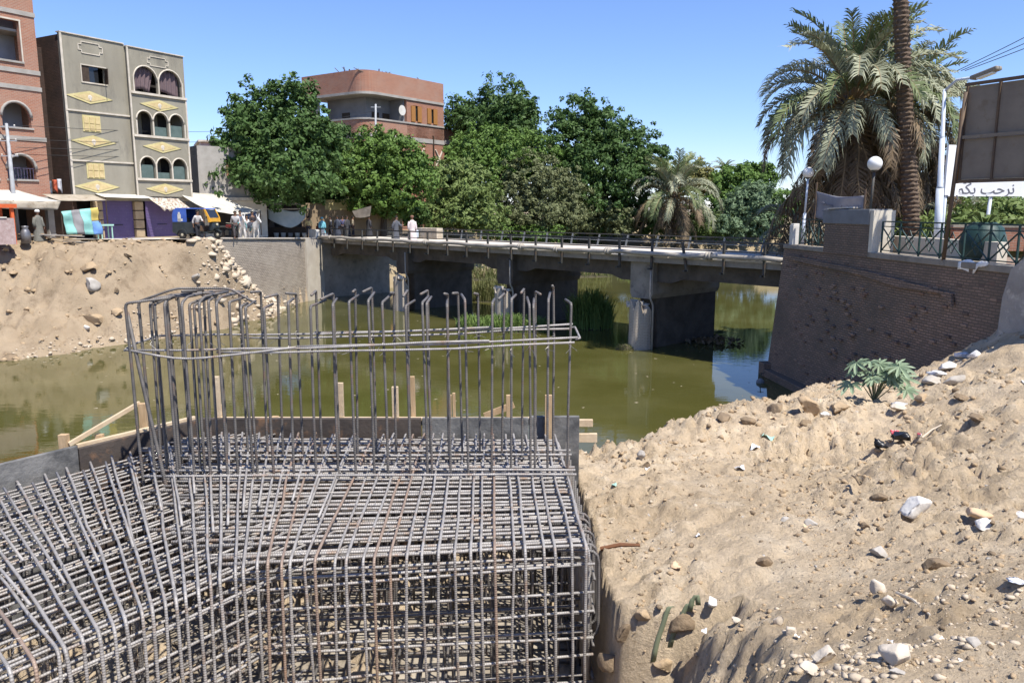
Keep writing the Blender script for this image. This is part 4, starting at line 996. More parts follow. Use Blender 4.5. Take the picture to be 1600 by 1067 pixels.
def limbs(mb, base, blobs, r, rk, top=None):
    base = Vector(base)
    for c, rad in blobs:
        c = Vector(c); mid = base.lerp(c, .5)+Vector((rk.uniform(-.4,.4), rk.uniform(-.4,.4), .3))
        mb.tube([base, base.lerp(mid, .5)+Vector((rk.uniform(-.1,.1), 0, .1)), mid, c], [r, r*.8, r*.55, r*.15], 7)
def tree(name, label, base, blobs, n, size, m, seed, trunk=(1.8, .28), clump=28, crad=.55, cat='tree', group=None, elong=1.6, surf=.55):
    rs = np.random.RandomState(seed); rk = random.Random(seed); base = Vector(base)
    t = thing(name, label, cat, base, 0, group)
    V, F = leaves([(np.array(c)-np.array(base), r) for c, r in blobs], n, size, rs, clump, crad, elong, surf)
    link('crown', np_mesh('crown', V, F, m), t)
    mb = MB(); h, r = trunk
    p0 = Vector((0, 0, -.3)); p1 = Vector((rk.uniform(-.2,.2), rk.uniform(-.2,.2), h))
    mb.tube([p0, Vector((.05,0,.15)), p0.lerp(p1, .6), p1], [r*1.5, r*1.15, r, r*.85], 9)
    limbs(mb, p1, [(Vector(c)-base, rd) for c, rd in blobs], r*.6, rk)
    mb.build('trunk', m_bark, t, True); return t
def bl(px, py, Y, rx, rz, ry=None):
    """crown lobe centred on the sight line through a photo point at distance Y, radii in photo pixels"""
    c = at_y(px, py, Y); s = Y/FPX; return ((c.x, c.y, c.z), (rx*s, (ry or rx)*s, rz*s))
def gbase(px, Y, z=4.65):
    return Vector(((px-800)/FPX*Y*1.0, Y, z))
# group of trees along the far bank, left to right
tree('ficus_tree', 'big dark ficus with a peaked crown left of the corner house', gbase(425, 67), [bl(400,180,66,48,42), bl(462,165,66,38,44), bl(445,225,65,80,50), bl(385,240,64,48,55), bl(490,225,65,42,45), bl(440,275,63,85,40), bl(360,262,65,30,40)], 42000, .22, m_lfic, 1, (3.2,.4), 30, .5)
tree('ficus_tree', 'bright leafy street tree in front of the corner house, above the market stalls', gbase(600, 74.0), [bl(590,235,73.4,45,33), bl(625,250,73.4,40,38), bl(570,275,72.8,48,42), bl(625,295,72.8,50,38), bl(590,310,72.8,45,26), bl(655,265,74.6,25,30)], 34000, .20, m_lmid, 2, (2.6,.28), 30, .45)
tree('ficus_tree', 'dark lower tree between the big ficus and the bright street tree', gbase(508, 76.0), [bl(515,250,75.4,38,45), bl(500,295,74.8,45,30), bl(530,215,76.6,24,24)], 15000, .20, m_lfic, 3, (2.4,.25), 30, .45)
tree('willow_bush', 'feathery light green bush beside the walkers at the bridge end', gbase(720, 84.0), [bl(690,295,82.8,35,35), bl(735,300,82.8,45,40), bl(700,335,82.2,55,26), bl(755,340,82.2,40,28), bl(720,275,84.0,30,26)], 26000, .17, m_lwil, 4, (1.0,.16), 24, .4, elong=2.6)
tree('ficus_tree', 'tall dark green tree with a domed top above the middle of the bridge', gbase(780, 104.0), [bl(785,172,104.0,50,42), bl(745,190,104.0,40,34), bl(815,200,104.0,36,45), bl(720,185,105.2,26,30), bl(775,225,102.8,60,35)], 32000, .26, m_lfic, 5, (4.5,.4), 30, .65)
tree('ficus_tree', 'broad bright green tree below the domed dark tree', gbase(765, 95.0), [bl(745,240,95.0,50,34), bl(800,240,95.0,50,36), bl(725,265,93.8,36,30), bl(840,250,95.0,40,36), bl(780,275,93.8,50,30)], 28000, .22, m_lmid, 6, (3,.3), 30, .5)
tree('ficus_tree', 'largest dark green tree with a stepped crown right of the bridge middle', gbase(935, 100.0), [bl(905,190,100.0,42,36), bl(940,205,100.0,48,38), bl(975,230,100.0,42,40), bl(1010,250,100.0,36,40), bl(890,225,98.8,46,42), bl(940,255,97.6,62,42), bl(985,285,97.6,50,42), bl(890,275,97.6,46,40), bl(930,310,96.4,60,36)], 52000, .25, m_lfic, 7, (3.5,.45), 30, .6)
tree('olive_tree', 'grey green olive like tree rising just behind the bridge rail', gbase(835, 92.0), [bl(830,275,92.0,50,36), bl(865,300,91.4,45,36), bl(805,310,91.4,36,36), bl(845,335,90.8,55,28), bl(890,335,90.8,30,30)], 32000, .17, m_lolv, 8, (1.6,.22), 26, .42, elong=2.0)
tree('olive_bush', 'small grey green bush between the olive tree and the low palm', gbase(945, 96.0), [bl(940,330,96.0,32,24), bl(965,345,95.4,30,20), bl(915,345,96.0,28,22)], 12000, .17, m_lolv, 9, (.8,.14), 26, .4, cat='bush')
tree('thorn_tree', 'thin yellowish tree behind the low palm', gbase(1085, 112.0), [bl(1080,272,112.0,28,22), bl(1060,285,112.0,22,20), bl(1105,285,112.0,22,22)], 9000, .30, m_lyel, 10, (3,.2), 20, .7, surf=.3)
tree('ficus_tree', 'bright green round tree under the distant palm', gbase(1165, 106.0), [bl(1150,280,106.0,36,22), bl(1185,275,106.0,28,20), bl(1130,300,104.9,26,28), bl(1170,310,104.9,50,26)], 18000, .26, m_lmid, 11, (2,.25), 28, .6)
tree('tamarisk_bush', 'bluish green feathery bush behind the right end of the bridge', gbase(1165, 97.0), [bl(1165,325,97.0,36,34), bl(1185,310,97.0,28,26), bl(1140,350,96.3,32,22), bl(1190,350,96.3,32,24)], 20000, .16, m_lblu, 12, (.7,.14), 22, .4, cat='bush', elong=2.8)
tree('willow_bush', 'pale green bush at the foot of the low palm by the bridge rail', gbase(1090, 97.0), [bl(1085,360,97.0,36,14), bl(1120,352,97.0,22,18)], 8000, .16, m_lwil, 13, (.4,.1), 22, .35, cat='bush', elong=2.6)
tree('willow_bush', 'leafy green scrub behind the left part of the rail, under the olive tree', gbase(790, 90.0), [bl(770,362,89.4,40,16), bl(840,365,89.4,45,14)], 9000, .16, m_lmid, 14, (.4,.1), 22, .35, cat='bush')
tree('scrub', 'bright grassy green scrub on the terrace behind the white sign', Vector((22, 33.5, 5.45)), [((21.0,33.5,6.3),(2.6,1.6,1.0)), ((24.5,34,6.2),(2.6,1.6,.9)), ((18.5,35,6.1),(1.6,1.2,.8))], 15000, .13, m_lwil, 15, (.4,.08), 20, .35, cat='bush', elong=2.5)
tree('ficus_tree', 'dark green trees behind the palms at the end of the bridge', gbase(1240, 97.2), [bl(1225,325,97.2,36,28), bl(1270,320,99.9,44,30), bl(1330,325,102.6,44,26), bl(1400,322,105.3,50,28), bl(1480,325,105.3,50,24), bl(1560,325,105.3,50,22)], 26000, .22, m_lmid, 18, (1.2,.2), 28, .5)
tree('ficus_tree', 'dark tree mass behind the stalls at the left of the bridge head', gbase(450, 81.1), [bl(430,318,80.0,60,24), bl(520,322,80.0,55,24), bl(570,330,78.9,50,22), bl(640,335,77.7,34,20)], 16000, .22, m_lfic, 16, (2,.25), 28, .5)
tree('ficus_tree', 'dark shaded thicket low behind the palm at the bridge middle', gbase(1000, 99.0), [bl(1000,340,99.0,60,30), bl(1060,345,99.0,60,28), bl(930,352,99.0,50,22), bl(1125,345,101.5,40,26), bl(860,355,99.0,50,20), bl(780,352,99.0,50,22)], 22000, .25, m_lfic, 17, (1,.2), 28, .5)

# palms: each frond is a part
m_fg = leaf_mat('palm_green', (0.13, 0.17, 0.065), (0.2, 0.235, 0.11), .2)
m_fg2 = leaf_mat('palm_greyish', (0.27, 0.285, 0.185), (0.36, 0.37, 0.255), .2)
m_fd = leaf_mat('palm_dead', (.20,.145,.085), (.13,.09,.055), .15)
m_ftan = leaf_mat('palm_straw', (.32,.23,.13), (.22,.155,.085), .15)
m_ptrunk = mat('palm_trunk', (.135,.095,.065), (.075,.052,.036), 7, .95, .9, 20)
m_date = mat('date_stalk', (.42,.27,.07), (.34,.20,.05), 6, .8)
def frond_mesh(name, L, up, bend, m, npair, ll, seed, droop=.45, vee=.5, wig=.03, stalkm=None, thin=1.0):
    """frond lying along +x: rachis rises with slope 'up' then bends over; leaflets in pairs"""
    rs = random.Random(seed); mb = MB(); pts = []; n = 14; p = Vector((0,0,0)); a = up
    for k in range(n+1):
        pts.append(p.copy()); a -= bend/n*(.4+1.2*k/n); p = p+Vector((math.cos(a), rs.uniform(-wig,wig), math.sin(a)))*L/n
    mb.tube(pts, [.045*(1-k/n*.85)*thin for k in range(n+1)], 5, True, 1)
    for k in range(npair):
        t = .16+.83*(k+rs.random()*.6)/npair; f = t*n; i = min(int(f), n-1); q = pts[i].lerp(pts[i+1], f-i); d = (pts[i+1]-pts[i]).normalized()
        side0 = Vector((0,1,0)); upv = side0.cross(d)*-1
        l0 = ll*(.55+.9*math.sin(math.pi*min(1, t*1.02)**.8)*.6)*(.8+.4*rs.random())
        for sg in (-1, 1):
            if rs.random() < .06: continue
            dirv = (d*(.75+rs.uniform(-.15,.2)) + side0*sg*(.75+rs.uniform(-.15,.15)) + upv*(vee+rs.uniform(-.35,.2))).normalized()
            e1 = q+dirv*l0*.55; e2 = q+dirv*l0+Vector((0,0,-droop*l0*(.5+.8*rs.random())))
            w = d*.028*(.8+.5*rs.random())
            mb.add([q-w, q+w, e1+w*1.1, e1-w*1.1, e2], [(0,1,2,3),(3,2,4)])
    return mb.mesh(name, [m, stalkm or m_ftan])
FM = {'up': [frond_mesh('frond', 3.6, 1.25, 1.15, m_fg, 56, .62, i, .3) for i in (1,2)] + [frond_mesh('frond', 3.7, 1.1, 1.5, m_fg2, 56, .62, 3, .35)],
      'arch': [frond_mesh('frond', 3.8, .8, 2.0, m_fg2, 58, .66, i, .5) for i in (4,5)] + [frond_mesh('frond', 3.8, .6, 2.1, m_fg, 58, .66, 6, .5)],
      'hang': [frond_mesh('frond', 3.6, .1, 1.75, m_fg2, 54, .6, 7, .6, .2), frond_mesh('frond', 3.5, .0, 1.7, m_fd, 50, .55, 8, .6, .1)],
      'dead': [frond_mesh('dead_frond', 3.6, -.55, 1.25, m_fd, 40, .5, i, .5, -.1, .05) for i in (9,10)] + [frond_mesh('dead_frond', 3.2, -.75, 1.0, m_ftan, 26, .45, 11, .5, -.2, .05)]}
def ptrunk(mb, p0, p1, r0, r1, rings, rk, bow=0.0):
    n = rings; m = 12
    o = len(mb.v); p0 = Vector(p0); p1 = Vector(p1)
    for k in range(2*n+1):
        t = k/(2*n); c = p0.lerp(p1, t)+Vector((bow*math.sin(math.pi*t), 0, 0)); r = r0+(r1-r0)*t; r *= (1.0 if k % 2 else 1.17)
        for j in range(m):
            a = 2*math.pi*(j+.5*(k//2 % 2))/m; rr = r*(1+(.10 if (j+k//2) % 2 else -.06)*(1 if k % 2 == 0 else .3)+rk.uniform(-.04,.04))
            mb.v.append((c.x+math.cos(a)*rr, c.y+math.sin(a)*rr, c.z))
    for k in range(2*n):
        for j in range(m):
            a = o+k*m+j; b = o+k*m+(j+1) % m; mb.f.append((a, b, b+m, a+m)); mb.mi.append(0)
def palm(label, base, crown_h, trunk_r, counts, seed, scale=1.0, lean=(0,0), wind=0.0, dates=3, name='date_palm', rings=None, group=None):
    rk = random.Random(seed); base = Vector(base); t = thing(name, label, 'palm tree', base, 0, group)
    top = Vector((lean[0], lean[1], crown_h)); mb = MB(); ptrunk(mb, (0,0,-.3), top, trunk_r*1.15, trunk_r, rings or max(4, int(crown_h/.22)), rk, .06)
    mb.lathe([(trunk_r*1.0,-.3),(trunk_r*1.5,0),(trunk_r*1.2,.3),(.05,.55)], 10, top); mb.build('trunk', m_ptrunk, t)
    for kind, n in counts.items():
        for i in range(n):
            az = 2*math.pi*(i+rk.uniform(-.35,.35))/n + {'up':.3,'arch':0,'hang':.2,'dead':.5}[kind]
            # a breeze pushes the crown towards -x
            az += -wind*math.sin(az-math.pi)*-1*.35
            me = rk.choice(FM[kind]); sc = scale*rk.uniform(.82,1.1)
            el = {'up': rk.uniform(-.15,.25), 'arch': rk.uniform(-.3,.25), 'hang': rk.uniform(-.25,.25), 'dead': rk.uniform(-.25,.3)}[kind]
            zo = {'up': .25, 'arch': .1, 'hang': -.1, 'dead': -.35}[kind]
            link(me.name.split('.')[0], me, t, top+Vector((math.cos(az)*trunk_r*.7, math.sin(az)*trunk_r*.7, zo-rk.random()*(crown_h*.42 if kind == 'dead' else .2))), (rk.uniform(-.25,.25), -el, az), sc)
    for k in range(dates):
        az = rk.random()*6.3; mb = MB()
        for q in range(26):
            a2 = az+rk.uniform(-.35,.35); l = rk.uniform(.8,1.2); e = Vector((math.cos(a2)*.95*l, math.sin(a2)*.95*l, .15-rk.uniform(.3,.85)))
            mb.tube([(0,0,0), Vector((math.cos(az)*.5, math.sin(az)*.5, .32)), e], .012, 4)
            mb.box(e, (.06,.06,.09))
        o = mb.build('date_cluster', m_date, t); o.location = top*scale if False else top
    return t
def on_terrace(px, Y):
    p = at_y(px, 345, Y); p.z = 5.5; return p
palm('thick date palm with the fullest crown beside the globe lamps', on_terrace(1316, 36), 6.1, .34, {'up': 26, 'arch': 34, 'hang': 30, 'dead': 46}, 21, 1.32, (.0,0), .9, 5, rings=30)
palm('date palm with a greyer crown behind the tall bare trunk', on_terrace(1388, 38.5), 6.2, .32, {'up': 14, 'arch': 18, 'hang': 22, 'dead': 44}, 22, 1.05, (.2,0), .6, 4, rings=30)
palm('low dead looking palm offshoot hanging over the lane beside the lamp post', on_terrace(1450, 39), 4.2, .25, {'arch': 4, 'hang': 10, 'dead': 26}, 23, .95, (0,0), 0, 1, rings=18)
palm('small palm sprouting by the street light behind the railing', on_terrace(1500, 37), 1.3, .2, {'arch': 8, 'hang': 8, 'dead': 4}, 24, .6, (0,0), 0, 0, rings=6)
palm('drooping grey palm offshoot at the end of the terrace by the bridge', on_terrace(1248, 40), .9, .22, {'arch': 9, 'hang': 10, 'dead': 3}, 25, .75, (0,0), .5, 0, rings=5)
palm('short date palm with arching fronds behind the bridge rail', gbase(1048, 95, 4.4), 4.2, .45, {'up': 16, 'arch': 22, 'hang': 16, 'dead': 12}, 26, 1.7, (0,0), -.4, 2, rings=10)
palm('tiny distant palm on the skyline', gbase(1125, 150, 4.7), 9.6, .3, {'up': 8, 'arch': 12, 'hang': 8}, 27, .75, (0,0), 0, 0, rings=20)
# the tall bare trunk running out of the picture
tp_ = at_y(1431, 345, 33); tp_.z = 5.5; ttop = at_y(1398, -330, 33)-tp_; t = thing('palm_trunk', 'very tall bare palm trunk rising out of the top of the picture', 'palm tree', tp_)
mb = MB(); ptrunk(mb, (0,0,-.3), ttop, .31, .22, 100, random.Random(5), -.10); mb.build('trunk', m_ptrunk, t)
for i in range(26):
    az = 2*math.pi*i/26+rnd.uniform(-.1,.1); kd = ('up','arch','hang')[i % 3]; me = rnd.choice(FM[kd]); link('frond', me, t, ttop+Vector((.2*math.cos(az), .2*math.sin(az), -.1)), (0, rnd.uniform(-.2,.2), az), 1.0)

# reeds in the water
def reeds(label, c, rx, ry, n, h, m, seed, name='reed_clump'):
    rs = random.Random(seed); t = thing(name, label, 'reeds', c); mb = MB()
    for k in range(n):
        a = rs.random()*6.3; r = math.sqrt(rs.random()); x, y = math.cos(a)*r*rx, math.sin(a)*r*ry; hh = h*rs.uniform(.5,1.1)*(1-.35*r*r); b = rs.random()*6.3; l = rs.uniform(.1,.5)*hh
        w = Vector((math.cos(b+1.6), math.sin(b+1.6), 0))*.022; q = Vector((math.cos(b), math.sin(b), 0))
        p0 = Vector((x,y,-.2)); p1 = p0+q*l*.25+Vector((0,0,hh*.6)); p2 = p0+q*l*.7+Vector((0,0,hh*.92)); p3 = p0+q*l*1.25+Vector((0,0,hh*rs.uniform(.75,1.02)))
        mb.add([p0-w,p0+w,p1+w,p1-w,p2+w*.8,p2-w*.8,p3], [(0,1,2,3),(3,2,4,5),(5,4,6)])
    mb.build('blades', m, t)
    mb = MB(); mb.lathe([(.95,-.6),(1.0,0),(.7,.14),(.2,.22)], 14, (0,0,0)); o = mb.build('root_mat', mat('mud_root', (.045,.04,.025), (.07,.06,.035), 4, .95, .8, 12), t); o.scale = (rx, ry, 1)
m_reed = leaf_mat('reed_green', (0.12, 0.2, 0.05), (0.2, 0.27, 0.075), .25)
m_reed2 = leaf_mat('reed_dry', (.20,.19,.08), (.13,.16,.05), .25)
def onw(px, py): p = at_z(px, py, 0); return Vector((p.x, p.y, 0))
reeds('tall bright reed clump standing between two bridge piers', onw(922,512), 1.35, 1.0, 1300, 2.7, m_reed, 1)
reeds('low sprawling reed bed in front of the middle pier', onw(800,517), 2.4, .9, 1600, 1.3, m_reed, 2)
reeds('small reed tuft at the left end of the reed bed', onw(735,512), .9, .6, 400, 1.1, m_reed, 3)
reeds('dry yellow reeds behind the middle pier', onw(770,470), 1.6, 1.2, 700, 2.2, m_reed2, 4)
reeds('yellow green weed cushion at the foot of the right pier', onw(978,545), .55, .4, 400, .5, m_reed2, 5, 'weed_cushion')
for i, (px, py, rx, h) in enumerate(((1130,425,4,1.6),(1200,422,4,1.6),(1020,426,4,1.8),(900,432,4,2.2),(1090,428,1.6,1.2),(760,437,4,2.0))):
    reeds(['marsh grass on the far shore seen under the right span','marsh grass at the right of the far shore beside the wall','marsh grass behind the tall reed clump and right pier','marsh grass on the far shore behind the tall reeds','small grass islet off the far shore','marsh grass on the far shore seen under the second span'][i], onw(px, py), rx, 1.2, 600, h, m_reed2 if i % 2 else m_reed, 30+i, 'marsh_grass')
# ------------------------------------------------------------------ people and donkeys
m_skin = mat('skin', (.20,.11,.07), (.17,.09,.055), 8, .6)
def cloth(name, c): return mat('cloth_'+name, c, tuple(x*.78 for x in c), 5, .9)
def skin_obj(name, V, E, Rd, m, parent, sub_=1):
    me = bpy.data.meshes.new(name); me.from_pydata(V, E, []); me.materials.append(m)
    o = bpy.data.objects.new(name, me); COL.objects.link(o); o.parent = parent
    md = o.modifiers.new('skin', 'SKIN'); md.use_smooth_shade = True
    for i, r in enumerate(Rd):
        r = r if isinstance(r, tuple) else (r, r); me.skin_vertices[0].data[i].radius = r
    me.skin_vertices[0].data[0].use_root = True
    s = o.modifiers.new('sub', 'SUBSURF'); s.levels = sub_; s.render_levels = sub_
    return o
def chain(V, E, Rd, start, pts):
    last = start
    for p, r in pts:
        V.append(tuple(p)); Rd.append(r); E.append((last, len(V)-1)); last = len(V)-1
    return last
def person(label, loc, rz, h=1.72, shirt=(.5,.5,.5), trousers=(.05,.05,.06), robe=None, pose='stand', hat=None, hair=(.02,.017,.015), seed=0, group=None, bag=None):
    """figure facing local -y, feet at the origin"""
    rk = random.Random(seed); k = h/1.72; t = thing('person', label, 'person', loc, rz, group, k)
    sw = {'stand': .05, 'walk': .26, 'ride': 0.0, 'lean': .1}[pose]
    pz = .94; V = [(0,0,pz)]; E = []; Rd = [(.135,.10)]
    lean = -.10 if pose in ('walk','lean') else 0.0
    ch = chain(V, E, Rd, 0, [((0,lean*.3,pz+.2),(.12,.09)), ((0,lean*.7,pz+.42),(.15,.10)), ((0,lean,pz+.54),.058), ((0,lean*1.1-.01,pz+.63),(.072,.085)), ((0,lean*1.1-.015,pz+.72),(.075,.092)), ((0,lean*1.1,pz+.78),.045)])
    hd = ch; chest = 2
    chain(V, E, Rd, 5, [((0,lean*1.1-.115,pz+.67),.016)])                     # nose
    for s in (-1, 1): chain(V, E, Rd, 5, [((s*.085,lean*1.1,pz+.68),.014)])   # ears
    legs = {}
    for s in (-1, 1):
        dy = s*sw
        if pose == 'ride': pts = [((s*.13,-.03,pz-.06),.085), ((s*.30,-.28,pz-.22),.07), ((s*.33,-.16,pz-.62),.05), ((s*.33,-.30,pz-.66),.035)]
        else: pts = [((s*.10,0,pz-.08),.085), ((s*.11,dy*.45-.03,.50),.06), ((s*.11,dy*.9+.02*s,.09+max(0,dy)*.22),.042), ((s*.12,dy*.9-.16,.035+max(0,dy)*.05),.035)]
        legs[s] = pts; chain(V, E, Rd, 0, pts)
    arms = {}
    for s in (-1, 1):
        a = -s*sw*.9
        if pose == 'ride': pts = [((s*.19,lean,pz+.43),.055), ((s*.25,-.05,pz+.16),.042), ((s*.12,-.30,pz+.08),.032)]
        elif pose == 'lean' and s == 1: pts = [((s*.19,lean,pz+.43),.055), ((s*.26,-.16,pz+.20),.042), ((s*.20,-.42,pz+.12),.032)]
        else: pts = [((s*.19,lean,pz+.43),.055), ((s*.25,a*.4+.02,pz+.15),.042), ((s*.24,a-.06,pz-.10),.03)]
        arms[s] = pts; w = chain(V, E, Rd, chest, pts)
        wp = Vector(pts[-1][0]); d = (wp-Vector(pts[-2][0])).normalized(); sd_ = Vector((s,0,0)).cross(d).normalized()
        pm = chain(V, E, Rd, w, [(wp+d*.07, (.036,.018))])
        for f, (q, l) in enumerate(((-.03,.075),(-.01,.088),(.01,.082),(.03,.065))): chain(V, E, Rd, pm, [(wp+d*(.07+l*.6)+sd_*q, .0095), (wp+d*(.07+l)+sd_*q*1.1+Vector((-s*.02,0,0)), .008)])
        chain(V, E, Rd, w, [(wp+d*.05+sd_*-.055, .011), (wp+d*.09+sd_*-.07, .009)])
    skin_obj('body', V, E, Rd, m_skin, t)
    # clothes
    if robe:
        mr = cloth('robe%d' % seed, robe); mb = MB(); n = 14; prof = [(.05,.34,.30),(.30,.31,.26),(.6,.26,.21),(.95,.215,.165),(1.2,.205,.15),(1.36,.215,.13),(1.45,.14,.09),(1.49,.07,.07)]
        for z, rx, ry in prof:
            for j in range(n):
                a = 2*math.pi*j/n; f = 1+(.06*math.sin(a*5+seed) if z < .9 else 0); mb.v.append((math.cos(a)*rx*f, math.sin(a)*ry*f + (lean*z*.6 if z > .6 else 0), z))
        for i in range(len(prof)-1):
            for j in range(n): a = i*n+j; b = i*n+(j+1) % n; mb.f.append((a, b, b+n, a+n)); mb.mi.append(0)
        for s in (-1, 1): mb.tube([Vector(p) for p, r in arms[s]], [.085,.085,.10], 8)
        mb.build('robe', mr, t, True)
    else:
        V, E, Rd = [(0,0,pz-.02)], [], [(.165,.13)]
        chain(V, E, Rd, 0, [((0,lean*.3,pz+.2),(.155,.115)), ((0,lean*.7,pz+.42),(.17,.115)), ((0,lean,pz+.50),(.08,.07))])
        for s in (-1, 1): chain(V, E, Rd, 2, [(p, r+.022) for p, r in arms[s][:2]]+[(Vector(arms[s][1][0]).lerp(Vector(arms[s][2][0]), .5), .05)])
        skin_obj('shirt', V, E, Rd, cloth('shirt%d' % seed, shirt), t)
        V, E, Rd = [(0,0,pz-.02)], [], [(.15,.115)]
        for s in (-1, 1): chain(V, E, Rd, 0, [(p, r+.025) for p, r in legs[s][:3]])
        skin_obj('trousers', V, E, Rd, cloth('trousers%d' % seed, trousers), t)
    hc = Vector((0, lean*1.1-.01, pz+.72)); mb = MB()
    if hat:
        mb.lathe([(.02,.12),(.09,.10),(.13,.05),(.135,.0),(.115,-.04)][::-1], 12, hc+Vector((0,.01,.03))); mb.build('turban', cloth('hat%d' % seed, hat), t, True)
    else:
        mb.lathe([(.085,-.05),(.108,.0),(.10,.06),(.06,.105),(.01,.12)], 12, hc+Vector((0,.025,.0))); mb.build('hair', cloth('hair%d' % seed, hair), t, True)
    return t
def sp(px, Y, dz=0):  # a spot on the street
    x = (px-800)/FPX*Y*.992; return Vector((x, Y, float(street_z(x, Y))+.015+dz))
def bp_(t_, inn): # a spot on the bridge deck: metres from the right end, metres in from the near edge
    p = BR0+BD*t_+BN*inn; return Vector((p.x, p.y, DECK+.022))
def donkey(label, loc, rz, seed=0, blanket=None, s=1.0):
    t = thing('donkey', label, 'donkey', loc, rz, None, s); V = [(0,.38,.92)]; E = []; Rd = [(.20,.20)]
    c = chain(V, E, Rd, 0, [((0,.1,.90),(.23,.24)), ((0,-.2,.90),(.22,.25)), ((0,-.42,.98),(.17,.22)), ((0,-.62,1.22),(.095,.14)), ((0,-.78,1.42),(.085,.12)), ((0,-.95,1.33),(.075,.085)), ((0,-1.14,1.16),(.055,.06))])
    for sx in (-1, 1):
        chain(V, E, Rd, 5, [((sx*.06,-.74,1.53),.03), ((sx*.11,-.72,1.70),.032), ((sx*.13,-.74,1.80),.012)])
        st = .10*sx
        chain(V, E, Rd, 0, [((sx*.13,.40,.72),(.10,.13)), ((sx*.13,.30+st,.52),.07), ((sx*.13,.46+st,.32),.042), ((sx*.13,.42+st,.08),.033), ((sx*.13,.39+st,.02),.045)])
        chain(V, E, Rd, 3, [((sx*.12,-.40,.70),(.075,.09)), ((sx*.12,-.40-st,.42),.045), ((sx*.12,-.39-st,.10),.032), ((sx*.12,-.42-st,.02),.045)])
    chain(V, E, Rd, 0, [((0,.60,.92),.04), ((0,.68,.65),.025), ((0,.67,.40),.035)])
    skin_obj('body', V, E, Rd, mat('donkey_coat', (.62,.60,.57), (.50,.48,.45), 3, .9), t, 2)
    if blanket:
        mb = MB(); mb.grid(lambda u, v: (math.sin((u-.5)*3.9)*.31, -.30+v*.62, .94+math.cos((u-.5)*3.9)*.25-(.10 if abs(u-.5) > .4 else 0)), 14, 5); mb.build('blanket', cloth('blanket%d' % seed, blanket), t, True, solid=.03)
    return t
def row(x, y, z): # point in the facade row frame (x along the fronts, y out towards the street, z above it)
    p = GB0+FD*x+Vector((.866,-.5,0))*y; return Vector((p.x, p.y, GB0.z+z))
# on the street at the left
hp = left_hit(60, 366)
person('old man in a grey robe and white headcloth standing behind the plank pile', row(-3.9,2.6,.05), R(70), 1.78, robe=(.17,.165,.14), hat=(.72,.70,.66), seed=1)
person('man in a white shirt and black trousers leaning on the tuk-tuk', sp(309, 48.9), R(60), 1.72, (.62,.58,.55), (.03,.03,.035), pose='lean', seed=2)
person('walking man in a pale shirt and dark trousers in front of the parked motorbike', sp(369, 52.0), R(25), 1.75, (.55,.52,.50), (.07,.06,.06), pose='walk', seed=3)
donkey('white donkey with a turquoise blanket among the walkers', sp(377, 55.2), R(35), 1, (.10,.42,.42))
person('rider in a dark top on the turquoise blanketed donkey', sp(377, 55.25, .22), R(35), 1.70, (.13,.15,.20), (.30,.33,.35), pose='ride', seed=4)
donkey('whitest donkey with its head up, nearest the bridge', sp(396, 56.6), R(48), 2, (.08,.09,.12))
person('rider in black on the whitest donkey', sp(396, 56.7, .22), R(48), 1.70, (.05,.04,.04), (.08,.16,.18), pose='ride', seed=5)
person('man in white beside the donkeys, half hidden behind them', sp(387, 58), R(10), 1.70, (.60,.58,.55), (.40,.38,.36), pose='stand', seed=6)
person('man in a yellow shirt standing at the white bridge end pillar', sp(483, 65.5), R(200), 1.74, (.62,.47,.22), (.04,.04,.05), seed=7)
person('figure in a turquoise robe by the rail at the bridge end', sp(504, 66.3), R(20), 1.62, robe=(.16,.42,.50), hat=(.16,.42,.50), seed=8)
person('child in red beside the turquoise robed figure', sp(497, 66.8), R(-30), 1.15, (.45,.12,.09), (.08,.09,.12), seed=9)
person('man in a dark grey robe walking on the bridge with his hand on the rail', bp_(32.2, 1.9), R(60), 1.78, robe=(.095,.10,.115), pose='lean', seed=10)
person('man in a pale pink robe with a dark scarf walking on the bridge', bp_(30.2, 2.0), R(20), 1.80, robe=(.62,.54,.52), hat=(.20,.10,.07), pose='stand', seed=11)
for i, (px, Y, c, q) in enumerate(((517,68.5,(.32,.30,.28),0),(528,69,(.06,.07,.10),1),(536,69.5,(.10,.10,.20),0),(543,68.5,(.05,.05,.055),1),(552,69,(.30,.25,.18),0),(577,68.2,(.04,.04,.045),1))):
    person(['man in a light shirt in the shade under the trees, leftmost of the group','man in a dark shirt second from left in the shade under the trees','man in dark blue in the middle of the shaded group','man in black right of the man in dark blue','man in tan at the edge of the shaded group','figure in black beside the leaning sheet under the tree'][i], sp(px, Y), R(40*i-60), 1.72, c, (.05,.05,.06), robe=c if q else None, seed=20+i, group='people in the shade of the trees')

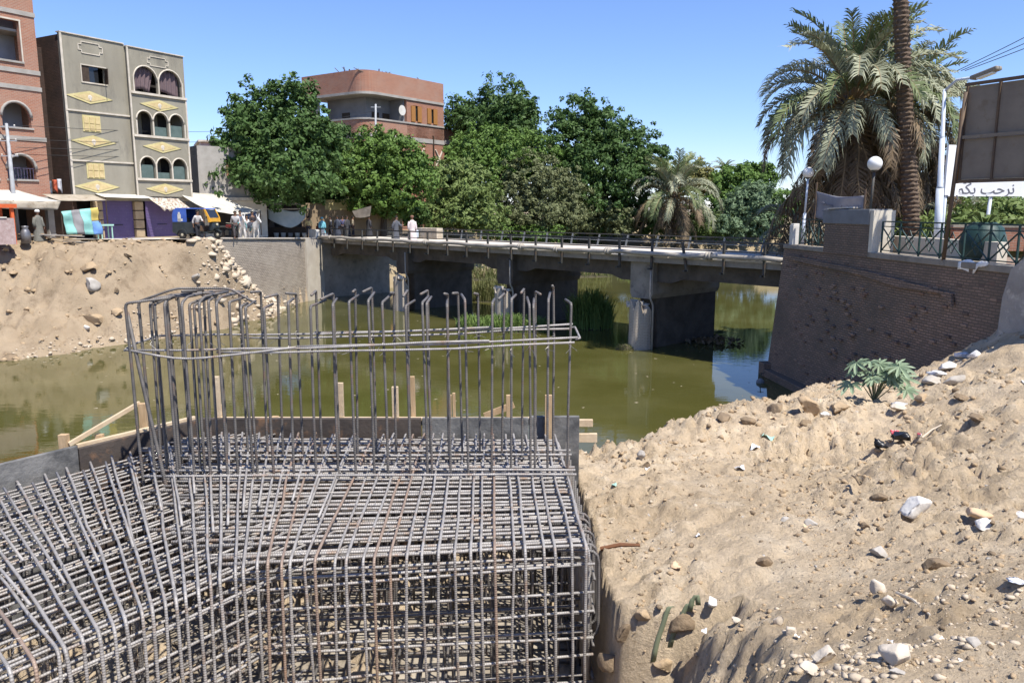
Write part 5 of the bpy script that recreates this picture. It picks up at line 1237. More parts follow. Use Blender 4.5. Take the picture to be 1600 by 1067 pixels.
# ------------------------------------------------------------------ tuk-tuk (faces local +x)
m_black = mat('black_paint', (.018,.022,.022), (.03,.034,.034), 3, .35, spec=.5); m_bluec = mat('blue_canvas', (.055,.12,.42), (.04,.09,.33), 3, .7); m_yel = mat('yellow_paint', (.70,.36,.03), (.60,.30,.03), 3, .45, spec=.5)
m_rub = mat('tyre_rubber', (.02,.02,.02), (.04,.036,.03), 6, .9); m_rim = mat('dusty_rim', (.48,.44,.32), (.40,.36,.26), 5, .6)
tk = thing('auto_rickshaw', 'black and yellow three wheeled taxi with a blue canvas hood parked at the roadside', 'auto rickshaw', sp(314, 49.9)+Vector((-.05,0,0)), R(-8), None, 1.08)
def wheel(x, y, r, w):
    mb = MB(); mb.lathe([(r*.62,-w*.5),(r*.92,-w*.5),(r,-w*.25),(r,w*.25),(r*.92,w*.5),(r*.62,w*.5)], 18, (x,y,r), 'y'); wh = mb.build('wheel', m_rub, tk, True)
    mb = MB(); mb.lathe([(.03,-w*.55),(.07,-w*.52),(r*.60,-w*.35),(r*.615,w*.35),(.07,w*.52),(.03,w*.55)], 14, (x,y,r), 'y'); mb.build('rim', m_rim, wh, True)
wheel(-.75,-.55,.24,.13); wheel(-.75,.55,.24,.13); wheel(1.12,0,.24,.11)
mb = MB(); mb.prism([(-1.35,.36),(-1.32,.95),(-.05,.95),(0,.42),(.75,.40),(.80,.30),(-1.1,.30)], -.62, .62); mb.build('lower_body', m_black, tk, bevel=.04)
mb = MB()
for sy in (-1, 1):
    pts = [(-.75+.36*math.cos(a), .24+.36*math.sin(a)) for a in [math.pi*k/8 for k in range(9)]]
    mb.prism(pts+[(-.75-.30,.24)][:0]+[(-.75-.28*math.cos(math.pi*k/8), .24+.28*math.sin(math.pi*k/8)) for k in range(9)], .60*sy, .68*sy)
mb.build('fender', m_black, tk)
def hood(u, v):
    x = -1.30+u*2.02; prof = min(1, (u/.16))**.5 if u < .16 else 1.0; z0 = .96
    a = (v-.5)*2; s_ = max(-1, min(1, a*1.25)); zz = z0+(.80*prof)*(1-abs(max(0, abs(a)-.45)/.55)**1.6) if abs(a) > .45 else z0+.80*prof
    return (x, .60*s_*(.94+.06*prof), zz - .05*(u-.5)**2)
mb = MB()
for sy in (-1, 1): mb.prism([(-1.30,.96),(-1.31,1.35),(-1.22,1.62),(-1.05,1.74),(-.42,1.76),(-.42,.96)], .585*sy, .61*sy)
mb.prism([(-1.30,.96),(-1.32,1.35),(-1.23,1.63),(-1.05,1.76),(.70,1.74),(.74,1.68),(-1.02,1.70),(-1.18,1.58),(-1.27,1.34),(-1.26,.96)], -.60, .60); hd_ = mb.build('hood', m_bluec, tk, bevel=.02)
mb = MB(); 
for (x,z,w,h_) in ((-.86,1.20,.20,.42),(-.86,1.45,.12,.14),(-.80,1.08,.28,.14)): mb.box((x,-.616,z),(w,.006,h_))
mb.build('white_emblem', m_white, hd_)
mb = MB(); mb.prism([(.62,1.72),(.74,1.70),(.98,1.22),(1.02,.95),(.88,.94),(.84,1.18)], -.60, -.55); mb.prism([(.62,1.72),(.74,1.70),(.98,1.22),(1.02,.95),(.88,.94),(.84,1.18)], .55, .60); mb.prism([(.80,.95),(1.04,.97),(1.02,1.18),(.93,1.18)], -.55, .55); mb.build('front_frame', m_yel, tk, bevel=.01)
mb = MB(); mb.prism([(.70,1.66),(.92,1.22),(.94,1.22),(.72,1.66)], -.54, .54); mb.build('windscreen', m_glass, tk)
mb = MB(); mb.prism([(.72,.42),(.80,.96),(1.02,.94),(1.10,.62),(1.0,.42)], -.36, .36); mb.build('nose', m_black, tk, bevel=.06)
mb = MB(); mb.tube([(.98,0,.70),(1.10,0,.30)], .04, 8); mb.tube([(.9,0,1.0),(.98,0,.70)], .03, 8); mb.prism([(.92,.50),(1.15,.54),(1.36,.40),(1.34,.36),(1.14,.49),(.92,.46)], -.09, .09); mb.build('fork', m_black, tk)
mb = MB(); mb.lathe([(.02,.05),(.08,.04),(.085,-.03)], 10, (1.10,0,.80), 'x'); mb.build('headlamp', m_rim, tk, True)
mb = MB(); mb.b2((-.9,-.55,.55),(-.4,.55,.72)); mb.b2((-1.0,-.55,.72),(-.88,.55,1.2)); mb.b2((.1,-.3,.42),(.45,.3,.75)); mb.build('seat', mat('brown_vinyl', (.16,.10,.06), (.12,.075,.045), 5, .6), tk, bevel=.03)
mb = MB(); mb.tube([(.70,-.62,1.15),(.86,-.72,1.20)], .012, 5); mb.box((.88,-.75,1.22),(.03,.10,.13)); mb.build('mirror', m_black, tk)
# parked motorbike behind
mk = thing('motorbike', 'dark motorbike parked between the tuk-tuk and the donkeys', 'motorbike', sp(357, 52.5), R(-35), None, 1.0)
for x in (-.6, .65):
    mb = MB(); mb.lathe([(.24,-.05),(.30,-.04),(.31,0),(.30,.04),(.24,.05)], 18, (x,0,.31), 'y'); mb.build('wheel', m_rub, mk, True)
mb = MB(); mb.bar((-.6,0,.31),(-.1,0,.55),.06,.08); mb.bar((-.1,0,.55),(.35,0,.80),.08,.10); mb.bar((.35,0,.95),(.65,0,.31),.05,.06); mb.b2((-.15,-.13,.25),(.25,.13,.55)); mb.build('frame', m_black, mk)
mb = MB(); mb.box((.12,0,.82),(.5,.24,.2)); mb.build('tank', mat('maroon_paint', (.16,.02,.02), None, rough=.35), mk, bevel=.06)
mb = MB(); mb.box((-.4,0,.80),(.62,.24,.10)); mb.build('seat', m_black, mk, bevel=.04)
mb = MB(); mb.tube([(.30,-.34,1.05),(.38,0,1.0),(.30,.34,1.05)], .018, 6); mb.lathe([(.02,.08),(.09,.05),(.06,-.06)], 10, (.47,0,.92), 'x'); mb.build('handlebar', m_rim, mk)

# ------------------------------------------------------------------ awnings, tarps, stalls and the plank pile
def sheet(name, label, c4, m, sag=.25, wav=.05, nu=18, nv=10, cat='awning', scallop=0.0, thick=.02, seed=0, poles=()):
    """a cloth hung between four corners: top-left, top-right, bottom-right, bottom-left"""
    A, B, C, D = [Vector(p) for p in c4]; o0 = (C+D)/2; rs = random.Random(seed); ph = rs.random()*6
    t = thing(name, label, cat, o0)
    def fn(u, v):
        p = A.lerp(B, u).lerp(D.lerp(C, u), v); p = p + Vector((0,0,-sag*math.sin(math.pi*v)*.6-sag*math.sin(math.pi*u)*v*.7))
        p = p + Vector((.3,-.8,.2))*wav*(math.sin(u*19+ph+v*3)+.6*math.sin(v*13+ph*2+u*5))
        if v == 1 and scallop: p = p+Vector((0,0,-scallop*abs(math.sin(u*math.pi*5))))
        return tuple(p-o0)
    mb = MB(); mb.grid(fn, nu, nv); mb.build('cloth', m, t, True, solid=thick)
    for a, b in poles:
        mb = MB(); mb.tube([Vector(a)-o0, Vector(b)-o0], .035, 6); mb.build('pole', m_brown, t)
    return t

m_canv = mat('pale_canvas', (.58,.55,.48), (.48,.45,.38), 2, .95, trans=.12); m_canvw = mat('white_canvas', (.66,.62,.55), (.55,.51,.44), 3, .95, trans=.12)
m_corr = mat('corrugated_sheet', (.38,.33,.26), (.28,.24,.18), 2, .7, c3=(.20,.14,.09), s3=3)
sheet('shop_awning', 'flat white awning over the left purple roller door', [row(1.4,.0,2.95), row(4.8,0,2.92), row(4.9,1.3,2.68), row(1.2,1.3,2.72)], m_canvw, .03, .015, poles=((row(1.3,1.25,2.7), row(1.3,1.25,0)),), seed=1)
sheet('striped_awning', 'faded striped awning with a scalloped edge over the right purple door', [row(5.1,0,2.88), row(7.5,0,2.85), row(7.7,1.3,2.0), row(5.3,1.3,2.1)], mat('striped_canvas', (.52,.47,.38), (.25,.19,.15), 1.2, .95, stretch=(5,5,.3), contrast=.08), .08, .03, scallop=.25, seed=2)
sheet('big_awning', 'large pale sail of canvas sloping down beside the tuk-tuk', [row(7.7,-.1,3.2), row(11.8,-.4,3.05), row(12.8,2.9,1.85), row(8.8,2.6,1.8)], m_canv, .35, .04, seed=3, poles=((row(12.7,2.85,1.85), row(12.7,2.85,0)), (row(8.8,2.6,1.8), row(8.8,2.6,0))))
sheet('roof_sheet', 'patched pale roof sheeting over the dark shops at the left edge', [row(-9.0,-.3,3.2), row(-3.6,-.3,3.15), row(-2.2,2.2,2.4), row(-9.0,2.2,2.45)], m_canvw, .08, .03, seed=4, poles=((row(-4.9,2.1,2.45), row(-4.9,2.1,0)),))
o = sheet('striped_valance', 'grey corrugated valance hanging from the left roof sheeting', [row(-6.8,2.22,2.45), row(-2.25,2.22,2.38), row(-2.5,2.3,1.9), row(-6.4,2.3,2.0)], m_corr, .03, .03, 40, 3, seed=5)
sheet('lean_to_roof', 'long brown corrugated lean-to roof beside the white awning', [row(-2.2,.3,2.85), row(1.2,.2,2.85), row(1.2,1.5,2.5), row(-2.0,1.7,2.45)], m_corr, .03, .02, seed=6)
# the patchwork tarp
A, B, C, D = row(-2.9,3.3,1.8), row(-.45,3.1,2.05), row(-.35,3.2,.4), row(-2.7,3.4,.45); c0 = (C+D)/2
tt = thing('patchwork_tarp', 'turquoise, grey, yellow and blue patchwork tarpaulin hung in front of the shops', 'tarpaulin', c0)
cols = [(.30,.62,.55),(.30,.29,.29),(.32,.66,.60),(.70,.56,.16),(.16,.32,.66)]
ms = [mat('tarp%d' % i, c, tuple(x*.85 for x in c), 3, .75, trans=.15) for i, c in enumerate(cols)]
def tarp(u0, u1, v0, v1, m):
    def fn(u, v):
        u = u0+(u1-u0)*u; v = v0+(v1-v0)*v; p = A.lerp(B, u).lerp(D.lerp(C, u), v)
        return tuple(p-c0+Vector((.87,-.5,0))*(.06*math.sin(u*9+v*6)+.04*math.sin(v*11-u*7)))
    mb = MB(); mb.grid(fn, 8, 8); mb.build('panel', m, tt, True, solid=.01)
tarp(0,.26,0,1,ms[0]); tarp(.26,.50,0,1,ms[1]); tarp(.50,.76,0,1,ms[2]); tarp(.76,1,0,.5,ms[3]); tarp(.76,1,.5,1,ms[4])
for p, q in ((A, row(-2.9,3.3,0)), (B, row(-.45,3.1,0))):
    mb = MB(); mb.tube([p-c0, q-c0], .03, 6); mb.build('pole', m_brown, tt)
# kiosk with an orange frame at the left edge
kx = thing('kiosk', 'orange framed kiosk with a stained pink counter at the left edge', 'kiosk', row(-5.9,3.1,0), FRZ)
m_or = mat('orange_paint', (.62,.13,.04), (.52,.10,.03), 4, .6); m_pk = mat('stained_pink', (.42,.32,.30), (.32,.23,.21), 4, .9, c3=(.50,.44,.40), s3=7)
for x in (-3.6, 0):
    for y in (-.6, .6): sub('upright', m_or, kx, ((x-.08,y-.08,0),(x+.08,y+.08,2.0)))
sub('roof_frame', m_or, kx, ((-3.8,-.8,2.003),(.2,.8,2.22))); sub('counter', m_pk, kx, ((-3.5,-.95,.02),(-.1,-.55,1.45))); sub('lid', m_white, kx, ((-3.5,-1.0,1.453),(-.5,-.5,1.52)))
# gas bottles / milk churn and a green stall frame
ch_ = thing('milk_churn', 'grey metal churn standing beside the orange kiosk', 'churn', row(-4.9,3.0,0)); mb = MB(); mb.lathe([(.26,0),(.27,.55),(.20,.75),(.15,.85),(.19,.92),(.19,.98),(.02,1.0)], 14); mb.build('churn_body', mat('dull_metal', (.25,.25,.26), (.17,.17,.18), 4, .45, metal=.6), ch_, True)
st_ = thing('stall_stand', 'small mint green stand in front of the left purple door', 'stand', row(.2,2.6,0), FRZ); m_mint = mat('mint_paint', (.32,.52,.45), (.26,.44,.38), 4, .7)
for x in (-.35, .35):
    for y in (-.2, .2): sub('leg', m_mint, st_, ((x-.03,y-.03,0),(x+.03,y+.03,.9)))
sub('top', m_mint, st_, ((-.45,-.28,.903),(.45,.28,1.0)))
# laundry in the alley
for i, (c, px, py) in enumerate((((.12,.14,.18),76,283),((.45,.10,.05),85,281),((.55,.55,.58),92,280))):
    p = at_y(px, py, 50.6); o = thing('laundry', ['dark cloth','orange red cloth','white cloth'][i]+' hanging on the line in the alley', 'laundry', p); mb = MB(); mb.grid(lambda u, v: ((u-.5)*.32, .04*math.sin(u*9+i), -v*.75*(1-.2*math.sin(u*5))), 8, 6); mb.build('cloth', cloth('laundry%d' % i, c), o, True, solid=.01)
# market stall with the white tarp
p = sp(452, 66.5); ms_ = thing('market_stall', 'market stall hung with a bulging white tarp under the trees', 'stall', p, R(8))
mb = MB(); mb.grid(lambda u, v: (-1.5+3.0*u, -.9-.25*math.sin(math.pi*u)*v, 2.25-v*1.35*math.sin(math.pi*(.10+.8*u))**.6+.10*math.sin(u*7)), 24, 8); mb.build('tarp', mat('white_tarp', (.66,.70,.68), (.55,.62,.60), 2, .8, trans=.15), ms_, True, solid=.015)
for x in (-2.6, -1.6, 1.6):
    for y in (-.95, 1.1): mb = MB(); mb.tube([(x,y,0),(x,y,2.35)], .04, 6); mb.build('pole', m_brown, ms_)
mb = MB(); mb.bar((-2.8,-.92,2.32),(1.9,-.92,2.36),.09,.09); mb.build('ridge', m_trim, ms_)
mb = MB(); mb.b2((-1.6,-.2,.0),(1.4,1.0,.85)); mb.build('counter', m_brown, ms_)
for i in range(5):
    q = sp(432+i*11, 65.6+.2*(i % 2)); t = thing('bucket', ['white bucket left of the market stall','white sack under the white tarp','grey bucket in the middle below the tarp','pale basin right of the grey bucket','small white bucket nearest the end pillar'][i], 'bucket', q); mb = MB(); mb.lathe([(.16,0),(.2,.38),(.215,.4),(.19,.4),(.16,.1)], 12); mb.build('bucket_body', m_white if i != 2 else m_gcem, t, True)
q = bp_(34.6, 5.4); t = thing('barrel', 'pale blue plastic barrel behind the bridge rail', 'barrel', q); mb = MB(); mb.lathe([(.26,0),(.29,.2),(.29,.5),(.26,.68),(.05,.7)], 14); mb.build('barrel_body', mat('pale_blue', (.42,.48,.55), None, rough=.5), t, True)
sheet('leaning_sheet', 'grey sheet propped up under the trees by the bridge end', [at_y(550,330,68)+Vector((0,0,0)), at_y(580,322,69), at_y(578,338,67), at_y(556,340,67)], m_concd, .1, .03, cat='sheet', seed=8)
# low wall behind the shaded people
t = thing('street_wall', 'tan and yellow plaster wall in the shade behind the market stalls', 'wall', Vector((-22, 72.0, 4.6)), R(12))
sub('wall_body', mat('tan_plaster', (.34,.26,.17), (.27,.20,.13), 1, .9), t, ((-4,0,0),(12.0,.3,3.0))); sub('yellow_band', m_yell, t, ((5.0,-.04,2.4),(8.5,-.003,3.3)))
t = thing('shop_shed', 'dark shed with a flat roof behind the white tarp stall', 'shed', Vector((-24.2, 66.5, 4.7)), R(20)); sub('shed_wall', m_dark, t, ((0,.6,0),(6.5,3,2.7))); sub('shed_roof', m_corr, t, ((-.3,-.4,2.703),(6.8,3.2,2.85)))
# plank pile on the heap
rk = random.Random(12)
for i in range(18):
    px = rk.uniform(40, 148); Y = rk.uniform(46.2, 47.6); x = (px-800)/FPX*Y; z = float(left_z(np.array([x]), np.array([Y]))[0])+.10+.05*(i//3)
    l = rk.uniform(1.2, 3.2); a = rk.gauss(0, .25)+(1.0 if i in (2,7) else 0); mb = MB(); mb.b2((-l/2,-.08,0),(l/2,.08,.045)); o = mb.build('plank', rk.choice([m_wood, m_grc, m_woodp, m_brown])); o.location = (x,Y,z); o.rotation_euler = (0, rk.uniform(-.06,.06), a)
    tag(o, 'weathered timber plank in the pile on top of the earth heap', 'plank', 'planks piled on the earth heap')
m_tyre = m_rub
p = left_hit(2, 378); t = thing('tyre', 'half buried old tyre at the left edge of the earth heap', 'tyre', p+Vector((0,0,.2))); mb = MB(); mb.lathe([(.16,-.09),(.30,-.1),(.34,0),(.30,.1),(.16,.09)], 18, (0,0,0), 'y'); mb.build('tyre_body', m_conc, t, True)

# ------------------------------------------------------------------ poles and wires at the left
m_pole = mat('pole_grey', (.36,.37,.38), (.28,.29,.30), 3, .6)
b = at_y(28, 372, 47.5); tpz = at_y(10, 193, 47.5)
t = thing('utility_pole', 'pale grey utility pole with insulators in front of the red brick block', 'utility pole', b); v = tpz-b
mb = MB(); mb.tube([(0,0,-.4), v*.35, v], [.16,.13,.08], 10); mb.build('pole', m_pole, t, True)
for k, q in enumerate((.72, .85, .97)):
    mb = MB(); mb.bar(v*q+Vector((-.5,0,0)), v*q+Vector((.5,0,0)), .06, .06); cr = mb.build('crossarm', m_pole, t); mb = MB(); mb.lathe([(.03,0),(.05,.05),(.03,.1)], 8, v*q+Vector((.45,0,.03))); mb.lathe([(.03,0),(.05,.05),(.03,.1)], 8, v*q+Vector((-.45,0,.03))); mb.build('insulator', m_white, cr)
b2 = Vector(((588-800)/FPX*83.0, 83.0, 4.7)); top2 = at_y(587, 163, 83.0)
t = thing('utility_pole', 'thin pale utility pole standing before the corner house above the trees', 'utility pole', b2); v2 = top2-b2
mb = MB(); mb.tube([(0,0,-.3), v2], [.14,.09], 8); mb.build('pole', m_pole, t, True); mb = MB(); mb.bar(v2+Vector((-.5,0,-.3)), v2+Vector((.5,0,-.3)), .07, .07); mb.build('crossarm', m_pole, t)
m_wire = mat('wire_black', (.03,.03,.03), None, rough=.6)
for k, q in enumerate((.72, .78, .85, .97)):
    a = b+v*q+Vector((.4,0,.1)); e = b2+v2*(.80+.05*k); mb = MB(); n = 24
    mb.tube([a.lerp(e, i/n)+Vector((0,0,-1.1*math.sin(math.pi*i/n)))-a for i in range(n+1)], .014, 4); o = mb.build('power_line', m_wire); o.location = a
    tag(o, ['lowest','second lowest','third','topmost'][k]+' of the sagging power lines between the two utility poles', 'power line', 'power lines along the street')
# ------------------------------------------------------------------ terrace furniture at the right
m_globe = mat('globe_white', (.80,.79,.75), (.74,.73,.69), 2, .35, spec=.5)
m_pw = mat('white_pole_paint', (.56,.60,.65), (.48,.52,.57), 3, .5)
def wall_pt(px, off=0.0, z=WT):
    """point on the retaining wall top seen at photo column px, moved off metres inland"""
    u = (px-800)/FPX*.988; d = (WR1-WR0); y = 0
    s = (WR0.x-u*WR0.y)/(u*d.y-d.x); p = WR0+d*s; return Vector((p.x+off, p.y, z))
for (px, Y, py, r, lab) in ((1263, 33.6, 270, .23, 'white globe lamp on a thin post at the bridge end of the terrace'), (1367, 27.6, 256, .245, 'larger white globe lamp behind the wide pillar')):
    c = at_y(px, py, Y); b = Vector((c.x-.08, Y, 5.5)); t = thing('globe_lamp', lab, 'lamp', b, 0, 'globe lamps on the terrace')
    v = c-b; mb = MB(); mb.tube([(0,0,0), v*.45], .07, 8); mb.tube([v*.45, v-Vector((0,0,r))], .045, 8); mb.build('post', m_pw if Y > 30 else m_rail, t, True)
    mb = MB(); mb.lathe([(.08,-r*1.1),(.13,-r*.9),(.05,-r*.7)], 10, v); mb.build('collar', m_rail, t)
    mb = MB(); mb.lathe([(max(.02, r*math.sin(math.pi*k/12)), -r*math.cos(math.pi*k/12)) for k in range(13)], 18, v); mb.build('globe', m_globe, t, True)
# street light
b = Vector(((1461-800)/FPX*25.5, 25.5, 5.5)); tpp = at_y(1476, 140, 25.5); hd2 = at_y(1524, 121, 24.6); v = tpp-b
t = thing('street_light', 'tall pale stepped steel street light beside the palms', 'street light', b)
mb = MB(); mb.tube([(0,0,0), v*.42], [.125,.115], 14); mb.build('lower_shaft', m_pw, t, True); mb = MB(); mb.tube([v*.42, v*.43, v*.72], [.12,.09,.08], 14); mb.build('middle_shaft', m_pw, t, True); mb = MB(); mb.tube([v*.72, v*.725, v], [.085,.06,.05], 12); mb.build('upper_shaft', m_pw, t, True)
mb = MB(); mb.tube([v*.99, v+Vector((.25,-.2,.25)), hd2-b], [.05,.045,.04], 8); mb.build('arm', m_pw, t, True)
dv = (hd2-b-v).normalized(); mb = MB(); mb.bar(hd2-b-dv*.1, hd2-b+dv*.75, .28, .13); lh = mb.build('lamp_head', m_conc, t, bevel=.04); mb = MB(); mb.bar(hd2-b+dv*.1-Vector((0,0,.08)), hd2-b+dv*.6-Vector((0,0,.08)), .2, .04); mb.build('lens', m_globe, lh)
# wires from the street light out of the picture
for k in range(3):
    a = hd2+Vector((-.35+.12*k, .4, .25)); e = Vector((16.2+.55*k, 17.0, 14.0-.25*k)); mb = MB(); n = 14
    mb.tube([a.lerp(e, i/n)+Vector((0,0,-.25*math.sin(math.pi*i/n)))-a for i in range(n+1)], .011, 4); o = mb.build('overhead_wire', m_wire); o.location = a
    tag(o, ['left','middle','right'][k]+' of three overhead wires slanting up at the top right corner', 'wire', 'overhead wires at the right')
# white welcome sign on its post
Y = 27.2; a = at_y(1483, 282, Y); c = at_y(1596, 307, Y); t = thing('welcome_sign', 'long white welcome sign on a thin post behind the terrace railing', 'sign', Vector(((a.x+c.x)/2, Y, 5.5)))
O = Vector(t.location); mb = MB(); mb.b2((a.x-O.x, -.03, c.z-O.z), (c.x-O.x, .03, a.z-O.z)); bd = mb.build('board', mat('sign_white', (.80,.80,.79), (.74,.74,.73), 1, .6), t)
pst = at_y(1550, 307, Y); mb = MB(); mb.tube([(pst.x-O.x-.1, .06, 0), (pst.x-O.x, .06, pst.z-O.z+.2)], .06, 8); mb.build('post', m_pw, t, True)
m_ink = mat('sign_ink', (.12,.12,.14), None, rough=.7)
def text(body, loc, size, m, parent, rotz=0.0, name='lettering', ext=.003, align='CENTER', rot=None):
    cu = bpy.data.curves.new(name, 'FONT'); cu.body = body; cu.size = size; cu.extrude = ext; cu.align_x = align; cu.align_y = 'CENTER'
    cu.materials.append(m); tmp = bpy.data.objects.new(name, cu); COL.objects.link(tmp); bpy.context.view_layer.update()
    me = bpy.data.meshes.new_from_object(tmp.evaluated_get(bpy.context.evaluated_depsgraph_get())); me.name = name; bpy.data.objects.remove(tmp)
    if not me.materials: me.materials.append(m)
    o = bpy.data.objects.new(name, me); COL.objects.link(o); o.parent = parent; o.location = loc; o.rotation_euler = rot or (math.pi/2, 0, rotz); return o
# "nrhb bkm" (welcome), written with joined letter forms in visual order
text('\uFEE2\uFEDC\uFE91 \uFE90\uFEA3\uFEAE\uFEE7', ((a.x+c.x)/2-O.x+.0, -.036, (a.z+c.z)/2-O.z-.03), .50, m_ink, bd)['kind'] = 'stuff'
mb = MB()
q = at_y(1497, 284, Y)
for k, (dx, w) in enumerate(((0,.18),(.22,.10),(.36,.14))): mb.box((q.x-O.x+dx, -.034, q.z-O.z-.02-.02*(k % 2)), (w, .006, .05), (0,.15*(k-1),0))
mb.build('cut_off_lettering', m_ink, bd)['kind'] = 'stuff'
a2 = at_y(1478, 227, 26.6); c2_ = at_y(1499, 305, 26.6); t = thing('upright_board', 'tall narrow white board standing on edge beside the street light', 'sign', Vector(((a2.x+c2_.x)/2, 26.6, 5.5)), R(20)); O2 = Vector(t.location)
mb = MB(); mb.b2((-.3,-.04,c2_.z-5.5),(.3,.04,a2.z-5.5)); mb.build('board', MATS['sign_white'], t); mb = MB(); mb.tube([(-.15,.06,0),(-.15,.06,c2_.z-5.5+.2)], .05, 8); mb.build('post', m_pw, t, True)
# billboard seen from behind
m_bb = mat('billboard_back', (.22,.185,.145), (.175,.145,.115), 1.2, .8, c3=(.17,.13,.09), s3=3); m_bbf = mat('billboard_frame', (.085,.06,.045), (.13,.085,.05), 4, .7)
B0 = at_y(1507, 200, 22.4); B0.z = 0; B1 = B0+Vector((3.0, -5.4, 0)); bdv = (B1-B0); bl_ = bdv.length; brz2 = math.atan2(bdv.y, bdv.x)
t = thing('billboard', 'brown back of a large billboard on dark legs at the right edge', 'billboard', B0+Vector((0,0,WT)), brz2)
z1 = at_y(1508, 133, 22.4).z-WT; z0 = at_y(1492, 284, 22.4).z-WT; zm = z0+(z1-z0)*.46; npn = 7; w = bl_/npn
for i in range(npn):
    for (za, zb) in ((z0+.06, zm-.05), (zm+.05, z1-.06)):
        mb = MB(); mb.b2((i*w+.025, .0, za), ((i+1)*w-.025, .025, zb)); mb.build('panel', m_bb, t)
for i in range(npn+1): mb = MB(); mb.b2((i*w-.024, -.05, z0), (i*w+.024, .04, z1)); mb.build('stud', m_bbf, t)
for z in (z0, zm, z1): mb = MB(); mb.b2((-.05, -.075 if z != zm else -.10, z-.045), (bl_+.05, -.052, z+.045)); mb.build('rail', m_bb if z == zm else m_bbf, t)
mb = MB(); mb.b2((.02,.045,z0+.05),(bl_-.02,.07,z1-.05)); mb.build('poster_face', MATS['sign_white'], t)
for x in (.02, 2.2, 4.4): mb = MB(); mb.tube([(x-.22, -.10, -.02 if x < 1 else -.1), (x, -.11, z1-.2)], .055, 8); mb.build('leg', m_bbf, t, True)
mb = MB(); mb.b2((-.16,-.02,z0-.05),(-.055,.06,z1-.6)); mb.build('side_strip', m_owood, t)
# faded banner on two poles
pa, pb = wall_pt(1258, .35), wall_pt(1326, .5); za = at_y(1258, 297, pa.y).z; t = thing('banner', 'faded grey cloth banner stretched between two poles above the short railing', 'banner', pa)
pc = pb-pa; h0 = at_y(1258, 342, pa.y).z-WT; h1 = za-WT
for p in (Vector((0,0,0)), pc): mb = MB(); mb.tube([p+Vector((0,0,-.02)), p+Vector((.03,0,h1+.3 if p.length == 0 else h1-.05))], .035, 6); mb.build('pole', m_bbf, t)
mb = MB(); mb.grid(lambda u, v: tuple(pc*(.02+.96*u)+Vector((.05*math.sin(u*7+v*3), .05*math.sin(u*9), h1-.05-.22*u-.12*math.sin(math.pi*u)-(h1-h0-.12)*v))), 20, 10); bc = mb.build('cloth', mat('banner_cloth', (.36,.35,.37), (.30,.29,.31), 2, .9, trans=.35), t, True, solid=.008)
mb = MB(); rk = random.Random(8)
for k in range(26):
    u = rk.uniform(.15,.62); vv = rk.choice((.35,.38,.62,.66)); p = pc*u+Vector((-.06, .05*math.sin(u*9)-.02, h1-.05-.22*u-.12*math.sin(math.pi*u)-(h1-h0-.12)*vv)); mb.bar(p, p+pc*rk.uniform(.015,.05)+Vector((0,0,rk.uniform(-.06,.06))), .012, .035)
mb.build('faded_writing', mat('faded_ink', (.20,.19,.21), None), bc)
# dark tank, pots and bits behind the railing
t = thing('planter_tub', 'dark green round tub with a plant behind the near railing', 'planter', Vector((13.6, 22.9, 5.5)), 0); mb = MB(); mb.lathe([(.42,0),(.58,.2),(.62,.6),(.5,1.0),(.3,1.15)], 18); mb.build('tub', m_green, t, True)
for k in range(9):
    a = k*.7; mb = MB(); l = .55; e = Vector((math.cos(a)*l, math.sin(a)*l, 1.25+.1*(k % 3))); s_ = Vector((-math.sin(a), math.cos(a), 0))*.09; mb.add([(0,0,1.0), e*.6+Vector((0,0,.55))+s_, e, e*.6+Vector((0,0,.55))-s_], [(0,1,2,3)]); mb.build('leaf', m_lwil, t, solid=.006)
t = thing('terrace_kerb', 'cream block planter wall behind the terrace railing', 'planter wall', Vector((13.2, 24, 5.5)), wrr); sub('wall_body', m_cream, t, ((-2.2,-.3,0),(5.5,0,.62)))
t = thing('far_terrace_wall', 'low red brick wall behind the welcome sign', 'wall', Vector((16.4, 29.5, 5.5)), R(-8)); sub('wall_body', m_redb, t, ((0,0,0),(9,.3,.85))); sub('coping', m_conc, t, ((-.05,-.05,.853),(9.05,.35,.95)))
p = wall_pt(1531, .05); t = thing('torn_plastic', 'scrap of white plastic snagged on the edge of the terrace wall', 'litter', p); mb = MB(); mb.grid(lambda u, v: (-.1-.05*math.sin(u*8), (u-.5)*1.3, .03+.05*math.sin(u*11+v*5)-v*.3*abs(math.sin(u*2.2))), 12, 4); mb.build('plastic', MATS['sign_white'], t, True, solid=.006)

# ------------------------------------------------------------------ rocks, rubble, gravel
def ico(sub_=1):
    bm = bmesh.new(); bmesh.ops.create_icosphere(bm, subdivisions=sub_, radius=1.0); V = np.array([v.co[:] for v in bm.verts]); F = np.array([[v.index for v in f.verts] for f in bm.faces]); bm.free(); return V, F
IV1, IF1 = ico(1); IV2, IF2 = ico(3)
m_rpale = mat('pale_stone', (.55,.48,.39), (.45,.385,.30), 4, .95, .5, 18); m_rwhite = mat('white_stone', (.66,.63,.58), (.55,.52,.47), 4, .95, .5, 18); m_ror = mat('orange_stone', (.62,.44,.28), (.52,.36,.22), 4, .95, .5, 18); m_rdust = mat('dusty_stone', (.50,.42,.32), (.43,.35,.255), 5, .95, .5, 18); m_rgrey = mat('grey_stone', (.40,.37,.33), (.33,.30,.26), 5, .95, .5, 18); m_rdark = mat('dark_clod', (.17,.125,.08), (.24,.175,.11), 5, .95, .9, 14); m_rsoil = mat('soil_clod', (.40,.295,.185), (.33,.24,.145), 6, .95, .9, 14)
